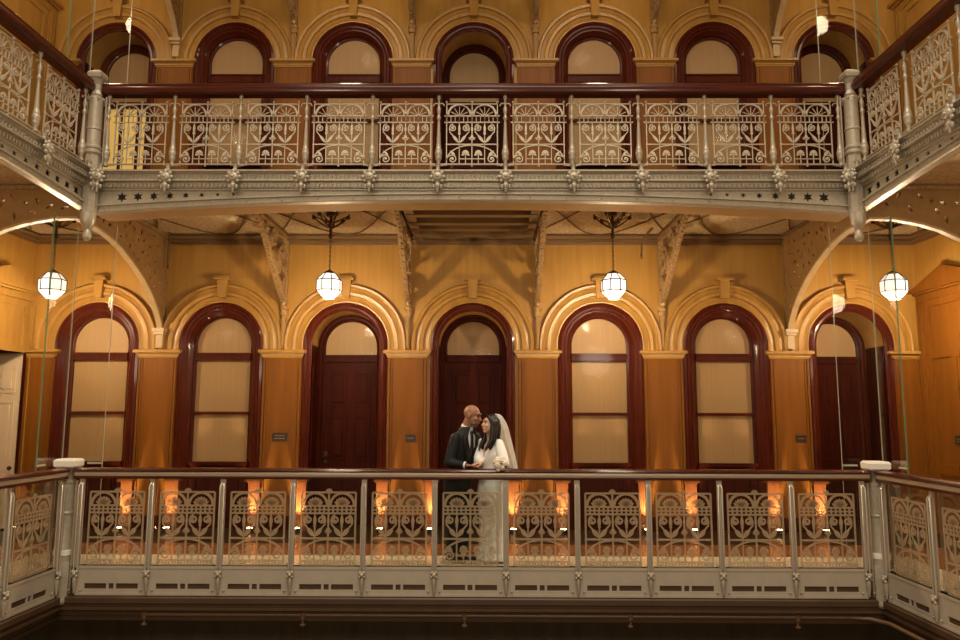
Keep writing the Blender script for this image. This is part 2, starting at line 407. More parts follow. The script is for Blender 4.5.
def opening(i, lv):
    cx = BAY[i]; zb = lv*F; zs = zb + SPR[lv]
    deep = (lv == 0 and i in (2,3,6)) or (lv == 1 and i in (0,3,6))
    door = (lv == 0 and deep) or (lv == 1 and i in (3,6))
    where = 'upper gallery' if lv else 'lower gallery'
    # archivolt + keystone
    k = MB(); k.sweep_arch(ARCHIVOLT, cx, zb+2.63, zs, 36, y=D)
    b2 = MB(); b2.prism([(cx-.055,zs+.70),(cx+.055,zs+.70),(cx+.075,zs+.97),(cx-.075,zs+.97)], D-.12, D); b2.box(cx-.12,cx+.12,D-.15,D,zs+.97,zs+1.0); b2.box(cx-.10,cx+.10,D-.13,D,zs+1.0,zs+1.03)
    t = trim(k, 'ochre_trim', 'moulded ochre archivolt over the %s bay of the %s' % (ORD[i], where), smooth=50)
    kk = b2.build('keystone', 'ochre_trim', t)
    if door: DN[0] += 1; root = empty('door_%d' % DN[0], (0,0,0))
    else: WN[0] += 1; root = empty('window_%d' % WN[0], (0,0,0))
    y0 = D
    if deep:
        R = (.45 if i == 2 else .42 if i == 3 else .60) if lv == 0 else .48
        c = MB(); c.sweep_arch(OUTER, cx, zb, zs, 32, y=D); c.build('casing', 'wood', root, 40)
        # reveal: wooden panelled jambs, painted intrados
        j = MB()
        for s in (-1,1):
            x = cx + s*.51
            j.box(min(x,x+s*.03), max(x,x+s*.03), D, D+R, zb, zs)
            for z0, z1 in ((.25,.85),(1.0,2.45)):
                xx = x - s*.012
                j.box(min(x,xx), max(x,xx), D+.10, D+R-.08, zb+z0, zb+z1)
        j.build('jamb', 'wood_dark', root)
        it = MB(); n = 24; vs = []
        for q in range(n+1):
            a = PI - PI*q/n
            for rr in (.51,): vs += [(cx+rr*math.cos(a), D+.02, zs+rr*math.sin(a)), (cx+rr*math.cos(a), D+R, zs+rr*math.sin(a))]
        it.add(vs, [(2*q,2*q+1,2*q+3,2*q+2) for q in range(n)]); it.build('intrados', 'ochre_trim', root, 40)
        y0 = D + R
        c = MB(); c.sweep_arch([(.53,.0),(.53,-.035),(.50,-.04),(.48,-.015),(.445,-.015),(.435,.015),(.405,.03),(.405,.07)], cx, zb, zs, 32, y=y0); c.build('inner_frame', 'wood_dark' if door else 'wood', root, 40)
        yp = y0 + .06; rp = .415
    else:
        c = MB(); c.sweep_arch(CASING, cx, zb, zs, 32, y=D); c.build('casing', 'wood', root, 40)
        # plinth blocks
        yp = D + .13; rp = .42
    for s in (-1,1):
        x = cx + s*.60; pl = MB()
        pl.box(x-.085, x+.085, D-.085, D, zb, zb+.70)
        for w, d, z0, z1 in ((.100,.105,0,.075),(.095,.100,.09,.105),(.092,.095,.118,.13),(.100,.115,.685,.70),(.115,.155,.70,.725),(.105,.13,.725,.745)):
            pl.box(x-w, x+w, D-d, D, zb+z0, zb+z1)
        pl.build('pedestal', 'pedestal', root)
    if lv == 0: t0, t1 = zb+2.49, zb+2.60
    else: t0, t1 = zb+2.31, zb+2.45
    if lv == 1 and i in (0,3,6): t0, t1 = zb+2.06, zb+2.16
    tr = MB(); tr.box(cx-rp, cx+rp, yp-.06, yp, t0, t1); tr.box(cx-rp, cx+rp, yp-.075, yp, t1-.03, t1-.008); tr.build('transom', 'wood_dark' if door else 'wood', root)
    arch_pane(cx, zs, rp, t1-.01, yp+.004).build('fanlight_blind', 'blind', root)
    g = arch_pane(cx, zs, rp, t1-.01, yp-.025).build('fanlight_glass', 'window_glass', root)
    if door:
        lf = MB(); zt = t0
        lf.box(cx-.415, cx+.415, yp-.03, yp+.02, zb, zt)
        tp = zt-zb-.15
        raised_panels(lf, cx, yp-.03, [(a,b_,zb+c,zb+d_) for a,b_ in ((-.32,-.05),(.05,.32)) for c,d_ in ((tp-.54,tp),(.98,tp-.68),(.2,.84))])
        L = lf.build('door_leaf', 'wood_dark', root)
        kn = MB(); kn.ball((cx-.36, yp-.085, zb+1.02), .03, 10, 8); kn.tube([(cx-.36,yp-.03,zb+1.02),(cx-.36,yp-.08,zb+1.02)], .012); kn.box(cx-.385,cx-.335,yp-.036,yp-.03,zb+.93,zb+1.11)
        kn.build('knob', 'brass', L, 40)
        desc = {2:'dark mahogany panelled door recessed in the third arch, left of the couple', 3:'dark mahogany door under the central arch right behind the couple', 6:'deeply recessed dark mahogany door under the rightmost arch'}[i] if lv == 0 else {3:'dark door with round fanlight in the upper gallery central arch', 6:'dark recessed door with round fanlight at the upper right'}[i]
        tag(root, desc, 'door', kind='structure')
    else:
        zsill = zb + .97
        lit = lv == 1 and i == 0
        MB().box(cx-rp, cx+rp, yp+.004, yp+.01, zsill, t0+.01).build('blind', 'lit_blind' if lit else 'blind', root)
        MB().box(cx-rp, cx+rp, yp-.028, yp-.022, zsill, t0+.01).build('glass_pane', 'window_glass', root)
        if not (lv == 1 and i == 0):
            zm = zb + 1.69; MB().box(cx-rp, cx+rp, yp-.045, yp, zm-.022, zm+.022).build('meeting_rail', 'wood', root)
        sl = MB(); sl.box(cx-rp-.02, cx+rp+.02, yp-.11, yp, zsill-.05, zsill); sl.box(cx-rp, cx+rp, yp-.05, yp+.02, zb, zsill-.05)
        raised_panels(sl, cx, yp-.05, [(-.36,.36,zb+.16,zb+.86)])
        sl.build('sill', 'wood_dark', root)
        if lit:
            mt = MB()
            for q in (-.14,.14): mt.box(cx+q-.018, cx+q+.018, yp-.04, yp, zsill, t0)
            mt.build('mullion', 'wood', root)
        if lv == 0:
            desc = {0:'leftmost tall arched window with tan blind behind the left newel', 1:'second tall arched window from the left with tan blinds', 4:'tall arched window with tan blinds just right of the couple', 5:'second tall arched window right of the couple, tan blinds'}[i]
        else:
            desc = {0:'upper gallery window in the deep leftmost arch, glowing yellow below the rail', 1:'second arched window from the left on the upper gallery', 2:'third arched window from the left on the upper gallery', 3:'recessed round-headed window in the upper gallery central arch', 4:'upper gallery arched window just right of the central recess', 5:'sixth arched window from the left on the upper gallery', 6:'upper gallery window in the deep rightmost arch'}[i]
        tag(root, desc, 'window', kind='structure')
for lv in (0,1):
    for i in range(7): opening(i, lv)

# pilasters between the bays
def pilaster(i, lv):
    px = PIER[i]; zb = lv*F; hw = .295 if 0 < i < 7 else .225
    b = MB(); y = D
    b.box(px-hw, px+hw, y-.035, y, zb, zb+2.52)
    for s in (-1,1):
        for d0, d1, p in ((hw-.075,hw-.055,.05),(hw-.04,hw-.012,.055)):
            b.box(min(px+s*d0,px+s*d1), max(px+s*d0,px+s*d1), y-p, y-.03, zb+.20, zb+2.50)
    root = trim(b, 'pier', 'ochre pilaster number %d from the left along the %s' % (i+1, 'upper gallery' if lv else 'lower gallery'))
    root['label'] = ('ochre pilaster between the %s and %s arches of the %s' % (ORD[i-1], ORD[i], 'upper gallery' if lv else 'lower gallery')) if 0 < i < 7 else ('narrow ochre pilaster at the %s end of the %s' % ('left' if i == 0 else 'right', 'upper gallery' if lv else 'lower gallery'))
    c = MB(); cw = hw + .035
    prof = [(0,2.515),(.045,2.515),(.05,2.535),(.06,2.54),(.06,2.56),(.085,2.585),(.105,2.59),(.105,2.625),(.09,2.635),(0,2.635)]
    vs = []; fs = []; n = len(prof)
    for d, z in prof:
        e = max(0, d-.045); vs += [(px-hw-e, y, zb+z), (px-hw-e, y-d, zb+z), (px+hw+e, y-d, zb+z), (px+hw+e, y, zb+z)]
    for k in range(n-1):
        for q in range(3): fs.append((4*k+q, 4*k+q+1, 4*k+4+q+1, 4*k+4+q))
    c.add(vs, fs); c.build('capital', 'ochre_trim', root)
    if lv == 0: MB().box(px-hw-.005, px+hw+.005, y-.055, y-.001, 0, .2).build('plinth', 'wood_dark', root)
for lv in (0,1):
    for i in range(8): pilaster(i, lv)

# side doors
def side_casing(sgn, lv, label, closed):
    x = sgn*SW + X0; zb = lv*F; s = -sgn
    b = MB(); y0, y1 = 1.15, (2.36 if closed else 2.53)
    def bx(a0, a1, ya, yb, za, zc): b.box(min(x+s*a0,x+s*a1), max(x+s*a0,x+s*a1), ya, yb, za, zc)
    for ya, yb in (((y0-.16,y0),(y1,y1+.16)) if closed else ((y0-.16,y0),(y1,y1+.03))):
        bx(0,.05,ya,yb,zb,zb+3.36); bx(.05,.07,ya+.03,ya+.06,zb,zb+3.36); bx(.05,.065,yb-.05,yb-.02,zb,zb+3.36)
    bx(0,.05,y0-.16,min(y1+.16,D-.01),zb+3.36,zb+3.46); bx(0,.10,y0-.19,min(y1+.17,D-.01),zb+3.46,zb+3.49); bx(0,.15,y0-.23,min(y1+.19,D-.01),zb+3.49,zb+3.54)
    b.prism([(y0-.23,zb+3.54),(min(y1+.19,D-.01),zb+3.54),((y0+y1)/2,zb+3.80)], min(x,x+s*.12), max(x,x+s*.12), ax='X')
    t = trim(b, 'pier' if lv == 0 and closed else 'ochre_trim', label)
    p = MB(); xi = x + (s*.012 if closed else sgn*.02)
    xa = xi
    def px(a0, a1, ya, yb, za, zc): p.box(min(xa+s*a0,xa+s*a1), max(xa+s*a0,xa+s*a1), ya, yb, za, zc)
    z0 = zb if closed else zb+2.58
    px(-.02,.0,y0,y1,z0,zb+3.36)
    px(0,.02,y0,y0+.12,z0,zb+3.36); px(0,.02,y1-.12,y1,z0,zb+3.36); px(0,.02,y0+.12,y1-.12,z0,z0+.1); px(0,.02,y0+.12,y1-.12,zb+3.26,zb+3.36)
    if closed:
        px(0,.02,y0+.12,y1-.12,zb+2.5,zb+2.62); px(0,.02,(y0+y1)/2-.06,(y0+y1)/2+.06,zb+.1,zb+2.5); px(0,.02,y0+.12,y1-.12,zb+.85,zb+1.0)
    p.build('panelling', 'pier' if lv == 0 and closed else 'ochre_trim', t)
side_casing(-1, 0, 'ochre moulded casing around the doorway at the left edge, lower gallery', False)
side_casing(1, 0, 'ochre panelled door surround at the right edge, lower gallery', True)
side_casing(-1, 1, 'ochre pedimented door surround at the upper left', True)
side_casing(1, 1, 'ochre pedimented door surround at the upper right', True)
DN[0] += 1
root = empty('door_%d' % DN[0])
b = MB(); xr = -SW+X0-.012; yd = 2.50
b.box(xr-.86, xr, yd, yd+.03, .01, 2.575)
raised_panels(b, xr-.43, yd, [(-.33,-.06,1.98,2.40),(.06,.33,1.98,2.40),(-.33,-.06,1.0,1.86),(.06,.33,1.0,1.86),(-.33,-.06,.2,.86),(.06,.33,.2,.86)])
L = b.build('door_leaf', 'cream_door', root)
MB().ball((xr-.07,yd-.05,.88), .032, 10, 8).tube([(xr-.07,yd,.88),(xr-.07,yd-.04,.88)], .012).build('knob', 'black', L, 40)
MB().box(xr-.002, xr+.012, yd-.03, yd+.025, .0, 2.58).build('jamb', 'wood_dark', root)
tag(root, 'cream six-panel door at the far left of the lower gallery', 'door', kind='structure')
b = MB()
for s in (-1,1):
    x = s*SW+X0
    b.box(min(x,x-s*.03), max(x,x-s*.03), YS, .98, .0, .2)
tag(b.build('baseboard_side', 'wood_dark'), 'dark baseboards of the side walls', 'baseboard', kind='structure')

# ------------------------------------------------------------------ iron panel motif
def motif(etched):
    b = MB()
    h = .0105 if etched else .0055          # half width of the bars
    y0, y1 = (-.003, .003) if etched else (-.008, .008)
    def rb(p, k=1.): b.ribbon(p, h*k, y0, y1)
    def fill(p): b.prism(p, y0*.9, y1*.9)
    W = .305
    for z in (0, .245, .52, .60, .75): rb([(-W-(.03 if not etched and z in (0,.52,.60) else 0), z), (W+(.03 if not etched and z in (0,.52,.60) else 0), z)])
    for x in (-W, W): rb([(x, 0), (x, .75)])
    rb([(0,0),(0,.77)])
    for x in (-.1525, .1525): rb([(x,.245),(x,.60)], .8); rb([(x,0),(x,.245)], .8)
    for k in range(-6, 7):
        x = k*.0508
        if etched: b.prism(arc(x+.0254,.56,.017,0,330,7), y0*.9, y1*.9) if False else rb([(x,.52),(x,.60)], 1.0)
        else: rb([(x,.52),(x,.60)], .6)
    if etched: rb([(-W,.56),(W,.56)], .75)
    for s in (-1,1):
        c = s*.1525
        # top register: round arches with fans
        rb(arc(c,.60,.132,0,180,14,.14))
        rb([(0,.61),(s*.02,.66),(s*.06,.71),(s*.12,.745)])
        rb([(s*W,.61),(s*(W-.02),.66),(s*(W-.05),.71),(s*(W-.11),.745)])
        for k in range(5 if not etched else 7):
            a = 25 + 130*k/(4 if not etched else 6)
            if etched: fill(leaf(c, .605, .098, .024, a))
            else: rb([(c,.60),(c+.11*math.cos(math.radians(a)), .60+.115*math.sin(math.radians(a)))], .55)
        # second register: scrolls, drops and diagonals
        for d in (-1,1):
            sx = c + d*.075
            rb(spiral(sx,.452,.046,.010,(90 if d > 0 else 90)+ (0), -1.6*d))
            rb([(c,.262),(c+d*.03,.30),(c+d*.075,.352),(c+d*.115,.40),(c+d*.121,.452)], .9)
            fill(leaf(c+d*.008,.265,.125,.017 if not etched else .026, 90 - d*38))
        fill(leaf(c,.505,.135,.013 if not etched else .020,-90))
        fill(leaf(c,.36,.045,.016,90))
        # lower register: elliptical arch, corner scrolls, flowers
        rb(arc(0,.04,W,90,90-s*90,14,.195))
        rb(spiral(s*.235,.062,.055,.010,90-s*60,s*1.5))
        fill(leaf(s*.2,.11,.085,.014 if not etched else .022, 90-s*50))
        fx = s*.0765
        rb([(fx,0),(fx,.13)], .8)
        fill(arc(fx,.125,.042,0,180,10,.048)); fill(leaf(fx-.004,.13,.05,.012,205)); fill(leaf(fx+.004,.13,.05,.012,-25))
        if etched: fill(arc(fx,.09,.032,0,360,10,.05))
        rb([(s*.15,.065),(0,.065)], .7)
    fill(leaf(0,.285,.085,.02 if not etched else .03, 90)); fill(leaf(0,.40,.07,.014,90)); 
    for s in (-1,1): fill(leaf(0,.30,.05,.012,90+s*55))
    if etched:
        fill(arc(0,.755,.04,0,180,10)); rb([(-W,-.045),(W,-.045)], .9)
        for k in range(-8,9): fill(arc(k*.036,-.022,.012,0,324,9))
        for s in (-1,1): rb([(s*W,-.045),(s*W,0)])
    else:
        for s in (-1,0,1): b.ball((s*W*1.0,0,.775), .016, 6, 5); 
        b.ball((0,0,-.02), .014, 6, 5)
        for s in (-1,1): b.ball((s*W,0,.245), .013, 6, 5)
        for s in (-1,1):
            for d in (-1,1): b.ball((s*.1525+d*.075,0,.452), .014, 6, 5)
            b.ball((s*.235,0,.062), .016, 6, 5)
    return b
M_IRON = motif(False).mesh('scroll_panel'); M_IRON.materials.append(M['iron_scroll'])
M_ETCH = motif(True).mesh('etched_pattern'); M_ETCH.materials.append(M['etched'])

# ------------------------------------------------------------------ balustrades (built along local X, the atrium on the local -Y side)
def handrail(x0, x1, z, low):
    b = MB(); a = MB()
    if low:
        P = [(-.070,1.032),(-.078,1.045),(-.072,1.062),(-.045,1.074),(.045,1.074),(.072,1.062),(.078,1.045),(.070,1.032)]
        b.sweep_x(P, [x0,x1]); b.sweep_x([(-.058,.955),(-.062,.968),(-.058,.984),(.058,.984),(.062,.968),(.058,.955)], [x0,x1])
        a.sweep_x([(-.050,.982),(-.054,1.008),(-.050,1.034),(.050,1.034),(.050,.982)], [x0,x1])
    else:
        P = [(-.06,.905),(-.085,.925),(-.092,.96),(-.085,.995),(-.07,1.0),(-.072,1.03),(-.05,1.05),(.05,1.05),(.07,1.03),(.085,.99),(.092,.96),(.06,.905)]
        b.sweep_x([(y,zz) for y,zz in P], [x0,x1])
    return b, a

def post_low():
    b = MB()
    for s in (-1,1): b.tube([(s*.021,-.055,-.05),(s*.021,-.055,.865),(s*.017,-.05,.885),(s*.008,-.03,.905)], .0105, 8)
    b.box(-.030,.030,-.030,-.012,-.02,.957); b.box(-.008,.008,-.05,-.03,-.02,.90)
    return b
def rosette_low():
    b = MB(); y = -.075
    b.ball((0,y,-.085), (.026,.026,.026), 10, 7)
    for k in range(4):
        a = PI/4 + PI/2*k; b.ball((.033*math.cos(a), y+.005, -.085+.033*math.sin(a)), .018, 8, 6)
    b.tube([(0,-.06,-.05),(0,-.068,-.075)], .02, 8)
    b.lathe([(.006,-.30),(.015,-.285),(.012,-.265),(.024,-.20),(.026,-.13),(.018,-.115)], (0,-.055,0), 10)
    for s in (-1,1):
        b.ball((s*.062,-.046,-.262), .013, 8, 6); 
    return b
def kick_panel(w):
    outer = [(-w/2,-.32),(w/2,-.32),(w/2,0),(-w/2,0)]
    rc = lambda a, c: [(a,-.252),(a,-.192),(c,-.192),(c,-.252)]
    b = MB(); b.plate(outer, [rc(-.30,-.055), rc(-.028,.028), rc(.055,.30)], -.035, -.02)
    b.box(-w/2,w/2,-.041,-.03,-.032,0); b.box(-w/2,w/2,-.041,-.03,-.32,-.295)
    return b
def balustrade_low(name, xs, loc, rotz, label, ends):
    root = empty(name, loc, rotz); tag(root, label, 'balustrade')
    hr, st = handrail(ends[0], ends[1], 0, True)
    h = hr.build('handrail', 'rail', root, 30); st.build('metal_strip', 'strip', h)
    pw = abs(xs[1]-xs[0])
    MB().box(min(xs)-.06, max(xs)+.06, -.02, .03, -.34, .0).build('base_beam', 'umber', root)
    for i, x in enumerate(xs):
        if i == 0:
            p0 = post_low().build('post', 'steel', root, 40, (x,0,0)); r0 = rosette_low().build('rosette', 'iron', p0, 50)
        else:
            p = place('post', p0.data, root, (x,0,0)); place('rosette', r0.data, p)
        if i < len(xs)-1:
            cx = (x + xs[i+1])/2
            if i == 0:
                g0 = MB().box(-pw/2+.045, pw/2-.045, -.006, .006, .0, .956).build('glass_panel', 'glass', root, None, (cx,0,0))
                k0 = kick_panel(pw).build('kick_panel', 'panel', root, None, (cx,0,0))
                s0 = MB(); s0.box(-.32,.32,-.0195,-.0192,-.26,-.185); s0 = s0.build('vent_back', 'slot', k0)
                e0 = place('etched_pattern', M_ETCH, g0, (0,-.011,.055))
            else:
                g = place('glass_panel', g0.data, root, (cx,0,0)); place('etched_pattern', M_ETCH, g, (0,-.011,.055))
                k = place('kick_panel', k0.data, root, (cx,0,0)); place('vent_back', s0.data, k)
    return root
XSF = [-4.4 + .8*i for i in range(12)]
SIDE = [.17 + .9*i for i in range(5)]           # distance of the side posts from the corner
balustrade_low('glass_balustrade', XSF, (0,0,0), 0, 'long lower glass balustrade with etched panels, the couple leaning on it', (-XC+.1, XC-.1))
balustrade_low('glass_balustrade', [-d for d in SIDE], (-XC,0,0), PI/2, 'lower glass balustrade running forward at the left edge', (-3.9,-.1))
balustrade_low('glass_balustrade', SIDE, (XC,0,0), -PI/2, 'lower glass balustrade running forward at the right edge', (.1,3.9))

def baluster_mesh():
    b = MB()
    b.lathe([(.018,.02),(.034,.03),(.034,.05),(.022,.06),(.022,.09),(.036,.11),(.040,.135),(.036,.15),(.044,.165),(.044,.205),(.036,.215),(.040,.235),(.030,.25),
             (.027,.30),(.016,.56),(.014,.60),(.024,.615),(.026,.635),(.018,.65),(.014,.68),(.022,.70),(.024,.75),(.014,.77),(.013,.85),(.024,.875),(.026,.92)], (0,0,0), 10)
    for s in (-1,1): b.ribbon([(0,.80),(s*.03,.815),(s*.055,.805),(s*.065,.78)], .006, -.008, .008)
    for s in (-1,1): b.ribbon([(s*.02,.05),(s*.05,.035),(s*.075,.045),(s*.10,.04)], .007, -.008, .008)
    return b
def rosette_up():
    b = MB(); y = -.17
    b.ball((0,y,-.135), (.052,.030,.052), 12, 8)
    for k in range(8):
        a = 2*PI*k/8; b.ball((.058*math.cos(a), y+.005, -.135+.058*math.sin(a)), (.021,.016,.021), 8, 5)
    b.ball((0,y-.025,-.135), .018, 8, 6)
    b.lathe([(.004,-.30),(.014,-.285),(.010,-.27),(.028,-.245),(.034,-.22),(.018,-.20)], (0,y+.01,0), 10)
    for s in (-1,1): b.lathe([(.004,-.265),(.012,-.25),(.014,-.23),(.006,-.215)], (s*.034,y+.01,0), 8)
    b.lathe([(.03,-.08),(.036,-.06),(.022,-.035),(.026,.0),(.034,.02)], (0,-.10,0), 10)
    b.tube([(0,-.10,-.05),(0,-.15,-.10)], .02, 8)
    b.v = [(x*1.25, -.17+(y+.17)*1.1, -.135+(z+.135)*1.12-.02) if z < -.07 else (x,y,z) for x,y,z in b.v]
    return b
M_BAL = baluster_mesh().mesh('baluster', 45); M_BAL.materials.append(M['iron'])
M_ROS = rosette_up().mesh('rosette', 50); M_ROS.materials.append(M['iron'])
def balustrade_up(name, xs, loc, rotz, label, ends):
    root = empty(name, loc, rotz); tag(root, label, 'balustrade')
    hr, _ = handrail(ends[0], ends[1], 0, False); hr.build('handrail', 'rail', root, 30)
    b = MB(); b.box(ends[0], ends[1], -.012, .012, .045, .058); b.build('bottom_rail', 'iron', root)
    for i, x in enumerate(xs):
        p = place('baluster', M_BAL, root, (x,0,0)); place('rosette', M_ROS, p)
        if i < len(xs)-1: place('scroll_panel', M_IRON, root, ((x+xs[i+1])/2,0,.055))
    return root
balustrade_up('iron_balustrade', XSF, (0,0,F), 0, 'upper silver iron scrollwork balustrade facing us under a mahogany handrail', (-XC+.08, XC-.08))
balustrade_up('iron_balustrade', [-d-.03 for d in SIDE], (-XC,0,F), PI/2, 'upper iron scrollwork balustrade rising at the left edge', (-3.9,-.08))
balustrade_up('iron_balustrade', [d+.03 for d in SIDE], (XC,0,F), -PI/2, 'upper iron scrollwork balustrade rising at the right edge', (.08,3.9))

# ------------------------------------------------------------------ arched girders that carry the upper gallery
def star(cx, cz, r, n=6):
    return [(cx + (r if k % 2 == 0 else r*.52)*math.cos(PI*k/n+PI/2), cz + (r if k % 2 == 0 else r*.52)*math.sin(PI*k/n+PI/2)) for k in range(2*n)]
def girder(name, x0, x1, zb, stars, loc, rotz, label, ext0=0., ext1=0., dep=.36, ov=.085):
    root = empty(name, loc, rotz); tag(root, label, 'girder')
    n = 36; xs = [x0 + (x1-x0)*i/n for i in range(n+1)]
    c = MB()
    c.sweep_x([(.02,4.545),(-.13,4.545),(-.15,4.535),(-.15,4.52),(-.125,4.51),(-.115,4.50),(-.10,4.495),(-.10,4.435),(-.13,4.43),(-.13,4.41),(-.10,4.40),(-.085,4.41),(-.075,4.34),(-.055,4.335),(-.055,4.315),(.02,4.315)], [x0,x1])
    k = x0 + .02
    while k < x1-.02:                                   # bead and dentil rows
        c.ball((k+.02,-.104,4.465), (.016,.012,.024), 6, 4); k += .05
    k = x0 + .02
    while k < x1-.03:
        c.box(k, k+.026, -.098, -.07, 4.345, 4.385); k += .05
    c.build('cornice', 'iron', root)
    fr = MB(); zt = 4.325
    outer = [(x, zb(x)+.03) for x in xs] + [(x1, zt), (x0, zt)]
    fr.plate(outer, [star(*s) for s in stars], -.03, -.015); fr.build('frieze', 'iron', root)
    MB().box(x0+.01, x1-.01, -.002, .0, 4.20, zt).build('frieze_back', 'black', root)
    fl = MB(); fl.sweep_x(lambda x: [(.02,zb(x)),(-ov,zb(x)),(-ov-.005,zb(x)+.012),(-.05,zb(x)+.02),(-.045,zb(x)+.075),(-.075,zb(x)+.08),(-.075,zb(x)+.095),(.02,zb(x)+.095)], xs)
    k = 0
    while x0+.15+k*.42 < x1-.1:
        x = x0+.15+k*.42; fl.ball((x,-.05,zb(x)+.048), .014, 8, 5); k += 1
    fl.build('flange', 'iron', root, 30)
    so = MB(); so.sweep_x(lambda x: [(.01,zb(x)+.005),(dep,zb(x)+.005),(dep,4.405),(.01,4.405)], [x0-ext0]+xs+[x1+ext1]); so.build('soffit', 'soffit', root)
    return root
zbf = lambda x: 4.185 - .145*(min(abs(x),4.45)/4.4)**2.2
def zside(d): return 4.04 + .145*(1-max(0, 1-d/4.4)**2.2)
st = []
for s in (-1,1):
    for k, r in enumerate((.066,.062,.056,.048,.040,.032,.025,.02)):
        x = s*(4.16 - k*.19); st.append((x, (zbf(x)+.10+4.315)/2, min(r, (4.315-zbf(x)-.10)/2*.92)))
girder('arched_girder', -XC+.09, XC-.09, zbf, st, (0,0,0), 0, 'arched silver girder spanning under the upper railing, rosettes above it')
st = [((d), (zside(d)+.10+4.315)/2, min(.066-.005*k, (4.315-zside(d)-.10)/2*.92)) for k, d in enumerate([.30+.19*j for j in range(10)])]
girder('arched_girder', -4.2, -.09, lambda x: zside(-x), [(-a,z,r) for a,z,r in st], (-XC,0,0), PI/2, 'arched silver girder under the upper balcony at the left edge', dep=.04, ov=.062)
girder('arched_girder', .09, 4.2, lambda x: zside(x), st, (XC,0,0), -PI/2, 'arched silver girder under the upper balcony at the right edge', dep=.04, ov=.062)

# ------------------------------------------------------------------ corner newels
def octa(h, z0, z1): return [(h, z0), (h, z1)]
def newel_low(x, label):
    root = empty('newel_post', (x,0,0)); tag(root, label, 'newel post', 'lower corner newels')
    b = MB()
    b.lathe([(.085,-.42),(.105,-.40),(.112,-.37),(.105,-.345)], n=16)
    b.lathe([(.112,-.345),(.112,.02),(.10,.05)], n=8, rot=PI/8)
    b.lathe([(.10,.05),(.095,.11),(.095,.17),(.088,.19),(.088,.55),(.094,.56),(.094,.58),(.088,.59),(.088,.90),(.096,.905),(.096,.925),(.07,.94)], n=16)
    b.lathe([(.07,.94),(.06,1.0),(.075,1.07)], n=8, rot=PI/8)
    b.build('shaft', 'iron', root, 30)
    b = MB(); b.lathe([(.088,.10),(.10,.11),(.10,.165),(.088,.175)], n=16); b.build('collar', 'white', root, 30)
    for s in (-1,1):
        MB().box(s*.118-.008, s*.118+.008, -.03, .01, -.30, .93).build('side_bar', 'iron', root)
    c = MB()
    for h0, h1, z0, z1 in ((.085,.112,1.07,1.09),(.112,.116,1.09,1.15),(.116,.098,1.15,1.172)):
        c.add([(-h0,-h0,z0),(h0,-h0,z0),(h0,h0,z0),(-h0,h0,z0),(-h1,-h1,z1),(h1,-h1,z1),(h1,h1,z1),(-h1,h1,z1)], [(0,3,2,1),(4,5,6,7),(0,1,5,4),(1,2,6,5),(2,3,7,6),(3,0,4,7)])
    c.build('cap', 'white', root)
newel_low(-XC, 'pale capped iron newel at the left corner of the lower glass railing')
newel_low(XC, 'pale capped iron newel at the right corner of the lower glass railing')
def newel_up(x, label):
    root = empty('newel_post', (x*(4.50/XC),-.115,F)); tag(root, label, 'newel post', 'upper corner newels')
    b = MB(); z = -F
    b.lathe([(.02,3.69),(.045,3.71),(.055,3.75),(.04,3.79),(.03,3.82),(.055,3.86),(.08,3.90),(.085,3.96),(.095,4.02)], (0,0,z), 14)
    b.build('pendant', 'iron', root, 40)
    b = MB(); b.lathe([(.09,4.02),(.092,4.05),(.092,4.63),(.085,4.72)], (0,0,z), 8, rot=PI/8); b.build('base', 'iron', root, 20)
    b = MB(); b.lathe([(.085,4.72),(.102,4.74),(.102,4.76),(.086,4.775),(.086,4.79),(.098,4.80),(.098,4.82),(.08,4.84),(.08,5.02),(.088,5.03),(.088,5.045),(.08,5.055),(.078,5.36),(.09,5.40),(.09,5.43),(.05,5.45)], (0,0,z), 16)
    for k in range(8):
        a = 2*PI*k/8; b.ball((.085*math.cos(a), .085*math.sin(a), z+5.41), .02, 6, 5)
    b.build('shaft', 'iron', root, 35)
    for s in (-1,1): MB().box(s*.13-.006, s*.13+.006, -.02, .0, 0.0, .84).build('side_bar', 'iron', root)
    c = MB(); c.lathe([(.05,5.44),(.065,5.47),(.045,5.52),(.05,5.60),(.08,5.66)], (0,0,z), 8, rot=PI/8)
    h = .10; zz = z+5.655
    for h0, h1, z0, z1 in ((.055,.078,5.655,5.675),(.078,.086,5.675,5.72),(.086,.074,5.72,5.745),(.074,.03,5.745,5.775)):
        c.add([(-h0,-h0,z+z0),(h0,-h0,z+z0),(h0,h0,z+z0),(-h0,h0,z+z0),(-h1,-h1,z+z1),(h1,-h1,z+z1),(h1,h1,z+z1),(-h1,h1,z+z1)], [(0,3,2,1),(4,5,6,7),(0,1,5,4),(1,2,6,5),(2,3,7,6),(3,0,4,7)])
    c.build('cap', 'iron', root)
newel_up(-XC, 'ornate iron corner post at the left end of the upper balcony')
newel_up(XC, 'ornate iron corner post at the right end of the upper balcony')

